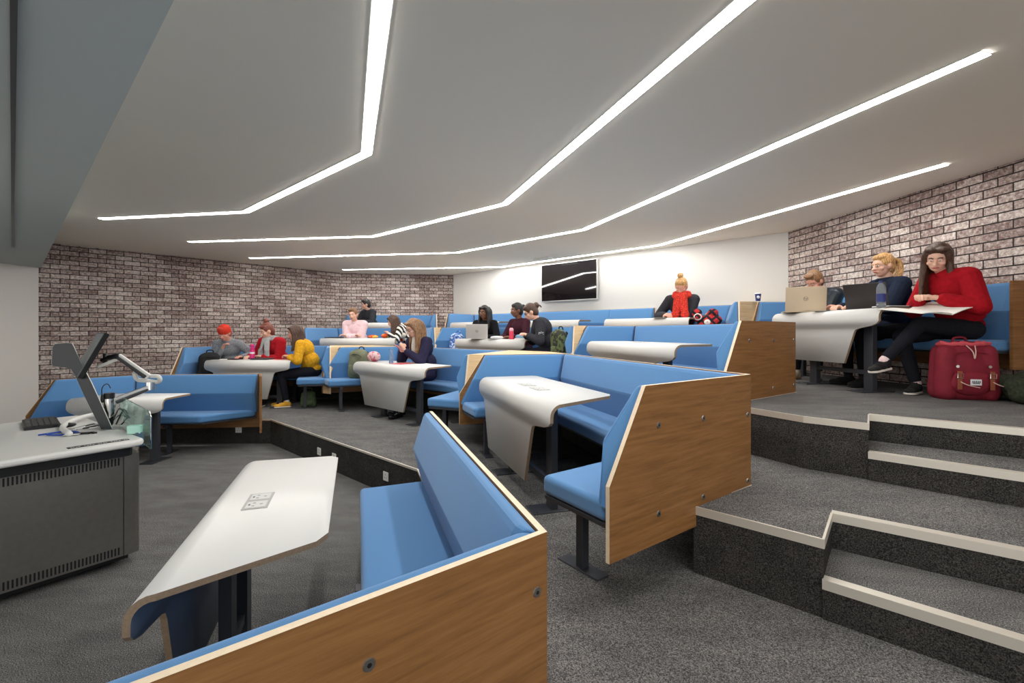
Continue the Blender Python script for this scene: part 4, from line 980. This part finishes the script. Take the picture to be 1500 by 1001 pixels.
def rev2(pr, n=24):
    b = bmesh.new(); loft(b, [[V((cos(2*pi*i/n)*r_, sin(2*pi*i/n)*r_, z_)) for i in range(n)] for r_, z_ in pr]); return b
link('body', rev2([(.030,0),(.041,.10)]), 'lab_navy', cu, world=False, smooth=False); link('lid', rev2([(.044,.10),(.044,.106),(.039,.112),(.038,.118)]), 'lab_white', cu, world=False)
bm = bmesh.new(); ell(bm, (-.012,-.033,.055), (.024,.008,.022)); link('emblem', bm, 'lab_white', cu, world=False, smooth=True)

# ------------------------------------------------------------ papers, books, small things on the tables
M['paper'] = mat('white_paper', (236,234,228), .7); M['paper_red'] = mat('red_paper', (206,88,96), .7); M['card_pink'] = mat('pink_case', (228,150,160), .5)
def sheet(loc, rz, label, w_=.21, h_=.297, m='paper', cat='paper', t=.002, group=None, tilt=0):
    bm = bmesh.new(); box(bm, (0,0,t/2), (w_,h_,t)); o = thing('paper_sheet' if cat == 'paper' else cat.replace(' ','_'), bm, m, label, cat, group, loc=loc, rz=rz); o.rotation_euler[0] = tilt; return o
sheet((-4.98,8.06,F1+TH), .3, 'white sheet in front of the grey jumper'); sheet((-3.92,8.04,F1+TH), -.5, 'red leaflet on the table end by the mustard cardigan', m='paper_red')
sheet((-4.72,8.06,F1+TH), -.2, 'maroon notebook between the grey jumper and pink bottle', m='maroon_top', cat='notebook', t=.014, w_=.16, h_=.21)
sheet((-1.62,6.98,F1+TH), -.6, 'pink patterned folder lying flat behind the glass bottle', m='paper_red', cat='folder', t=.004, w_=.24, h_=.31); sheet((-1.30,6.80,F1+TH), -.9, 'white sheet at the right end of the table of the navy cardigan')
sheet((-.30,8.28,F2+TH), .1, 'white sheet between the silver laptop and rose bottle', w_=.25); sheet((.24,7.92,F2+TH), -.6, 'open white book under the hands of the reader', cat='book', t=.02, w_=.32, h_=.24)
sheet((2.36,7.42,F3+TH), -.6, 'white sheet in front of the woman with the red scarf'); sheet((3.58,4.42,F3+TH), .1, 'dark notebook at the end of the table by the red jumper', m='canvas_black', cat='notebook', t=.012, w_=.24, h_=.2); sheet((3.57,4.44,F3+TH+.013), .12, 'white notepad on top of the dark notebook', t=.008, cat='notepad', w_=.22,h_=.18)
sheet((3.36,4.98,F3+TH), .5, 'white sheet left of the dark laptop')
ph = PPL[7]; pc = (ph['hands'][-1]+ph['hands'][1])/2 + V((-1.36,7.38,F1)) + ph['f']*.09 + V((0,0,.05))
ex = empty('phone', pc, 'pink-cased phone held by the woman in navy', 'phone'); ex.rotation_euler = (R(-35), R(10), math.atan2(ph['f'].y, ph['f'].x)+pi/2)
bm = bmesh.new(); rbox(bm, (0,0,0), (.075,.15,.010), .01); link('case', bm, 'card_pink', ex, world=False, bevel=.002); bm = bmesh.new(); box(bm, (0,0,.0056), (.068,.14,.0008)); link('display', bm, 'black', ex, world=False)
# papers on the lap of the woman in red
pp = empty('booklet', (3.62,4.10,F3+.765), 'open white booklet resting on the lap of the woman in red', 'booklet'); pp.rotation_euler = (R(8),R(-6),R(8))
for k, (dx, a) in enumerate(((-.145,R(6)),(.145,R(-10)))):
    bm = bmesh.new(); n = 8; rs = []
    for i in range(n+1):
        t = i/n; x = (t-.5)*.29; zz = .012*sin(pi*t)
        rs.append([V((x,-.2,zz)),V((x,.2,zz)),V((x,.2,zz-.006)),V((x,-.2,zz-.006))])
    loft(bm, rs); o = link('page', bm, 'paper', pp, world=False, smooth=False); o.location = (dx,0,0); o.rotation_euler[1] = a
def pouch(loc, r_, m, label, cat='pencil case', rz=0):
    bm = bmesh.new(); ell(bm, (0,0,r_[2]*.92), r_); me = fuse(bm, .008, 2); o = mobj(cat.replace(' ','_'), me, m, None, loc); o.rotation_euler[2] = rz; return tag(o, label, cat)
def spots(name, c1, c2, sc=22, th=.56):
    m, nt, b = newmat(name); b.inputs['Roughness'].default_value = .8; v = mapping(nt, (1,1,1)); n = noise(nt, v, sc, 2); c = ramp(nt, n, [(th-.03, c1), (th+.03, c2)]); nt.links.new(c, b.inputs['Base Color']); M[name] = m
spots('pink_floral', (222,186,188), (196,90,104)); spots('cream_spot', (232,222,200), (90,80,70), 40, .64); spots('blue_floral', (64,104,176), (196,214,240), 24, .53); spots('camo', (92,104,66), (40,44,34), 14, .5); spots('khaki', (112,116,92), (96,100,78), 10); spots('snack_orange', (226,90,40), (240,196,80), 14, .55); spots('floral_bag', (36,44,36), (206,196,120), 18, .6)
pouch((-2.20,7.50,F1+TH), (.14,.07,.085), 'pink_floral', 'pink floral pouch at the left end of the table of the navy cardigan', 'pouch', -.6)
pouch((-2.30,9.72,F2+TH), (.12,.07,.07), 'cream_spot', 'cream spotted pouch on the table beside the striped top', 'pouch'); pouch((-2.85,9.66,F2+TH), (.11,.06,.035), 'snack_orange', 'red and yellow snack packet on the table of the pink sweatshirt', 'snack packet'); pouch((-2.62,9.74,F2+TH), (.09,.06,.05), 'snack_orange', 'upright yellow snack packet beside the cream pouch', 'snack packet', .8)
pouch((-.26,8.10,F2+TH), (.12,.04,.03), 'lab_white', 'pale spectacle case between laptop and rose bottle', 'case', .1); M['blue_case'] = mat('light_blue_case', (120,164,196), .6); pouch((.16,8.02,F2+TH), (.12,.05,.045), 'blue_case', 'light blue pencil case right of the rose bottle', 'pencil case', -.5)

# ------------------------------------------------------------ bags
def backpack(loc, rz, sz, mb, ms, label, tilt=0, pocket=None, buckles=False, cat='backpack', sag=.06, group=None):
    w_, d_, h_ = sz; e = empty('backpack', loc, label, cat, group, rz=rz); e.rotation_euler[0] = tilt
    bm = bmesh.new(); k = min(w_,d_)*.32
    for sx in (-1,1):
        for sy in (-1,1):
            cap(bm, (sx*(w_/2-k), sy*(d_/2-k), k*.8), (sx*(w_/2-k*1.15), sy*(d_/2-k*1.1), h_-k-sag*(sx>0)), k, k*.92)
    for t in (.15,.4,.65,.85): ell(bm, (0,0,h_*t), (w_*.47*(1-.12*t),d_*.47*(1-.1*t),h_*.20))
    ell(bm, (0,0,h_*.5), (w_*.46,d_*.5,h_*.48)); bo = mobj('bag_body', fuse(bm, .012, 5, .6), mb, e)
    bm = bmesh.new(); ell(bm, (0,-d_*.42,h_*.30), (w_*.34,d_*.22,h_*.22)); cap(bm, (-w_*.22,-d_*.45,h_*.42), (w_*.22,-d_*.45,h_*.42), d_*.13); po = mobj('pocket', fuse(bm, .010, 4), pocket or mb, e)
    bm = bmesh.new(); tube(bm, arc([(-.05,d_*.2,h_-.02),(-.04,d_*.2,h_+.045),(.04,d_*.2,h_+.045),(.05,d_*.2,h_-.02)], 5), .009, 8); link('handle', bm, ms, e, world=False, smooth=True)
    for sx in (-1,1):
        bm = bmesh.new(); pts = arc([(sx*w_*.18,d_*.40,h_*.92),(sx*w_*.24,d_*.60,h_*.75),(sx*w_*.30,d_*.66,h_*.45),(sx*w_*.34,d_*.45,h_*.12)], 5); tube(bm, pts, .018, 8); link('strap', bm, ms, e, world=False, smooth=True)
    bm = bmesh.new(); tube(bm, arc([(-w_*.4,-d_*.30,h_*.62),(-w_*.3,-d_*.40,h_*.80),(0,-d_*.42,h_*.86),(w_*.3,-d_*.40,h_*.80),(w_*.4,-d_*.30,h_*.62)], 5), .0045, 6); link('zip', bm, ms, e, world=False)
    if buckles:
        for sx in (-1,1):
            bm = bmesh.new(); box(bm, (sx*w_*.24,-d_*.66,h_*.36), (.030,.012,h_*.32)); st_ = link('pocket_strap', bm, 'tan_leather', e, world=False, bevel=.003)
            bm = bmesh.new(); tube(bm, [(sx*w_*.24+a,-d_*.66-.009,h_*.44+b_) for a, b_ in ((-.02,-.018),(.02,-.018),(.02,.018),(-.02,.018),(-.02,-.018))], .0035, 6); link('buckle', bm, 'chrome', st_, world=False)
            bm = bmesh.new(); tube(bm, arc([(sx*w_*.24,-d_*.67,h_*.34),(sx*w_*.24+.05,-d_*.72,h_*.28),(sx*w_*.24+.13,-d_*.70,h_*.24)], 4), .004, 6); link('drawstring_end', bm, 'cord', e, world=False)
            bm = bmesh.new(); cyl(bm, (sx*w_*.24,-d_*.50,h_*.60), (sx*w_*.24,-d_*.56,h_*.60), .012); link('stud', bm, 'chrome', e, world=False)
        bm = bmesh.new(); box(bm, (0,-d_*.655,h_*.33), (.075,.008,.05)); la = link('badge', bm, 'lab_white', e, world=False, bevel=.002)
        bm = bmesh.new()
        for k_ in range(5): box(bm, (-.024+.012*k_,-d_*.655-.0045,h_*.34), (.007,.001,.014))
        box(bm, (0,-d_*.655-.0045,h_*.315), (.05,.001,.007)); link('badge_lettering', bm, 'darkgrey', la, world=False)
        bm = bmesh.new(); tube(bm, arc([(-.03,-d_*.38,h_*.97),(0,-d_*.50,h_*.86),(.01,-d_*.52,h_*.74),(.02,-d_*.50,h_*.86),(.03,-d_*.38,h_*.97)], 4), .004, 6); link('drawcord', bm, 'cord', e, world=False)
        bm = bmesh.new()
        for a in range(20):
            t0, t1 = 2*pi*a/20, 2*pi*(a+1)/20; rr = 1+.06*(a%2)
            cap(bm, (cos(t0)*w_*.36*rr, sin(t0)*d_*.34*rr, h_*.985+.008*(a%3)), (cos(t1)*w_*.36, sin(t1)*d_*.34, h_*.985), .018, n=8)
        mobj('gathered_rim', fuse(bm, .009, 2), 'rim_pink', e)
    return e
M['maroon_canvas'] = mat('maroon_canvas', (128,26,44), .8, noise=.12, nscale=14, bump=.4, bscale=60); M['rim_pink'] = mat('faded_red_rim', (206,82,92), .8); M['tan_leather'] = mat('tan_leather', (140,72,44), .5); M['cord'] = mat('pale_cord', (214,180,170), .7); M['green_canvas'] = mat('green_canvas', (70,88,58), .8, noise=.15, nscale=20); M['fur_green'] = mat('dark_green_pile', (44,50,34), .95, noise=.5, nscale=60, bump=1, bscale=40)
backpack((3.83,4.0,F3), -.25, (.46,.24,.47), 'maroon_canvas', 'maroon_canvas', 'large maroon backpack with buckled front pocket on the carpet by the right wall', buckles=True, sag=0)
backpack((-5.12,7.98,F1+HS), .5, (.36,.26,.40), 'canvas_black', 'canvas_black', 'black backpack slumped on the seat left of the grey jumper', sag=.12)
backpack((-2.52,7.78,F1+HS), -.4, (.36,.26,.46), 'khaki', 'canvas_black', 'khaki backpack with black straps on the seat left of the navy cardigan', sag=.02)
backpack((-1.10,9.42,F2+HS), -.5, (.30,.22,.38), 'blue_floral', 'blue_floral', 'blue floral backpack on the seat left of the silver laptop', sag=.04)
backpack((.73,7.02,F2+HS), -1.1, (.30,.22,.44), 'camo', 'canvas_black', 'green camouflage backpack leaning at the right of the reader', tilt=.1, sag=.02)
backpack((-3.42,7.92,F1), .3, (.26,.18,.26), 'green_canvas', 'green_canvas', 'small dark green bag on the floor beside the yellow shoes', sag=.06)
bm = bmesh.new(); random.seed(5)
for k in range(26): a = random.uniform(0, 2*pi); r_ = random.uniform(0,.16); ell(bm, (cos(a)*r_*1.3, sin(a)*r_, .06+random.random()*.18*(1-r_*4)), (.09,.08,.07))
o = mobj('coat', fuse(bm, .014, 2), 'fur_green', None, (4.13,3.82,F3+.002)); tag(o, 'dark green fleecy coat heaped on the carpet right of the maroon backpack', 'coat')
# tartan blanket scarf beside the blonde woman
def plaid():
    m, nt, b = newmat('red_black_plaid'); b.inputs['Roughness'].default_value = .9; v = mapping(nt, (1,1,1), (.5,.6,.4)); sp = nt.nodes.new('ShaderNodeSeparateXYZ'); nt.links.new(v, sp.inputs[0]); prev = lin((186,40,44))
    for ax, c in ((0,(24,22,26)),(2,(24,22,26)),(1,(226,214,206))):
        a = nt.nodes.new('ShaderNodeMath'); a.operation = 'PINGPONG'; a.inputs[1].default_value = .05; nt.links.new(sp.outputs[ax], a.inputs[0])
        l = nt.nodes.new('ShaderNodeMath'); l.operation = 'LESS_THAN'; l.inputs[1].default_value = .018 if ax != 1 else .007; nt.links.new(a.outputs[0], l.inputs[0]); prev = mixc(nt, l.outputs[0], prev, lin(c))
    nt.links.new(prev, b.inputs['Base Color']); M['plaid'] = m
plaid(); bm = bmesh.new(); random.seed(9)
for k in range(26): ell(bm, (random.uniform(-.16,.16), random.uniform(-.10,.10), .06+random.random()*.34), (.08,.07,.07))
o = mobj('tartan_shawl', fuse(bm, .012, 3), 'plaid', None, (3.00,7.32,F3+HS+.002)); tag(o, 'red and black tartan shawl heaped on the seat beside the red scarf', 'shawl')
# lettering on the dark sweatshirt
q = PPL[10]; tm = text_mesh('nic', .075, .002); tm.materials.append(M['lab_white']); o = bpy.data.objects.new('lettering', tm); COL.objects.link(o); o.parent = q['root']
cc = q['sh'][-1].lerp(q['El'][-1], .55); o.matrix_local = frame_mx(cc-q['r']*.083+V((0,0,.0)), V((.98,.2,0)), V((0,0,1)))
# ------------------------------------------------------------ light
w = bpy.data.worlds.new('world'); SC.world = w; w.use_nodes = True
w.node_tree.nodes['Background'].inputs[0].default_value = (1,.98,.95,1); w.node_tree.nodes['Background'].inputs[1].default_value = WORLD
SC.view_settings.view_transform = 'Standard'; SC.view_settings.look = 'None'; SC.view_settings.gamma = 1
SC.view_settings.use_curve_mapping = False; SC.view_settings.exposure = EXPO
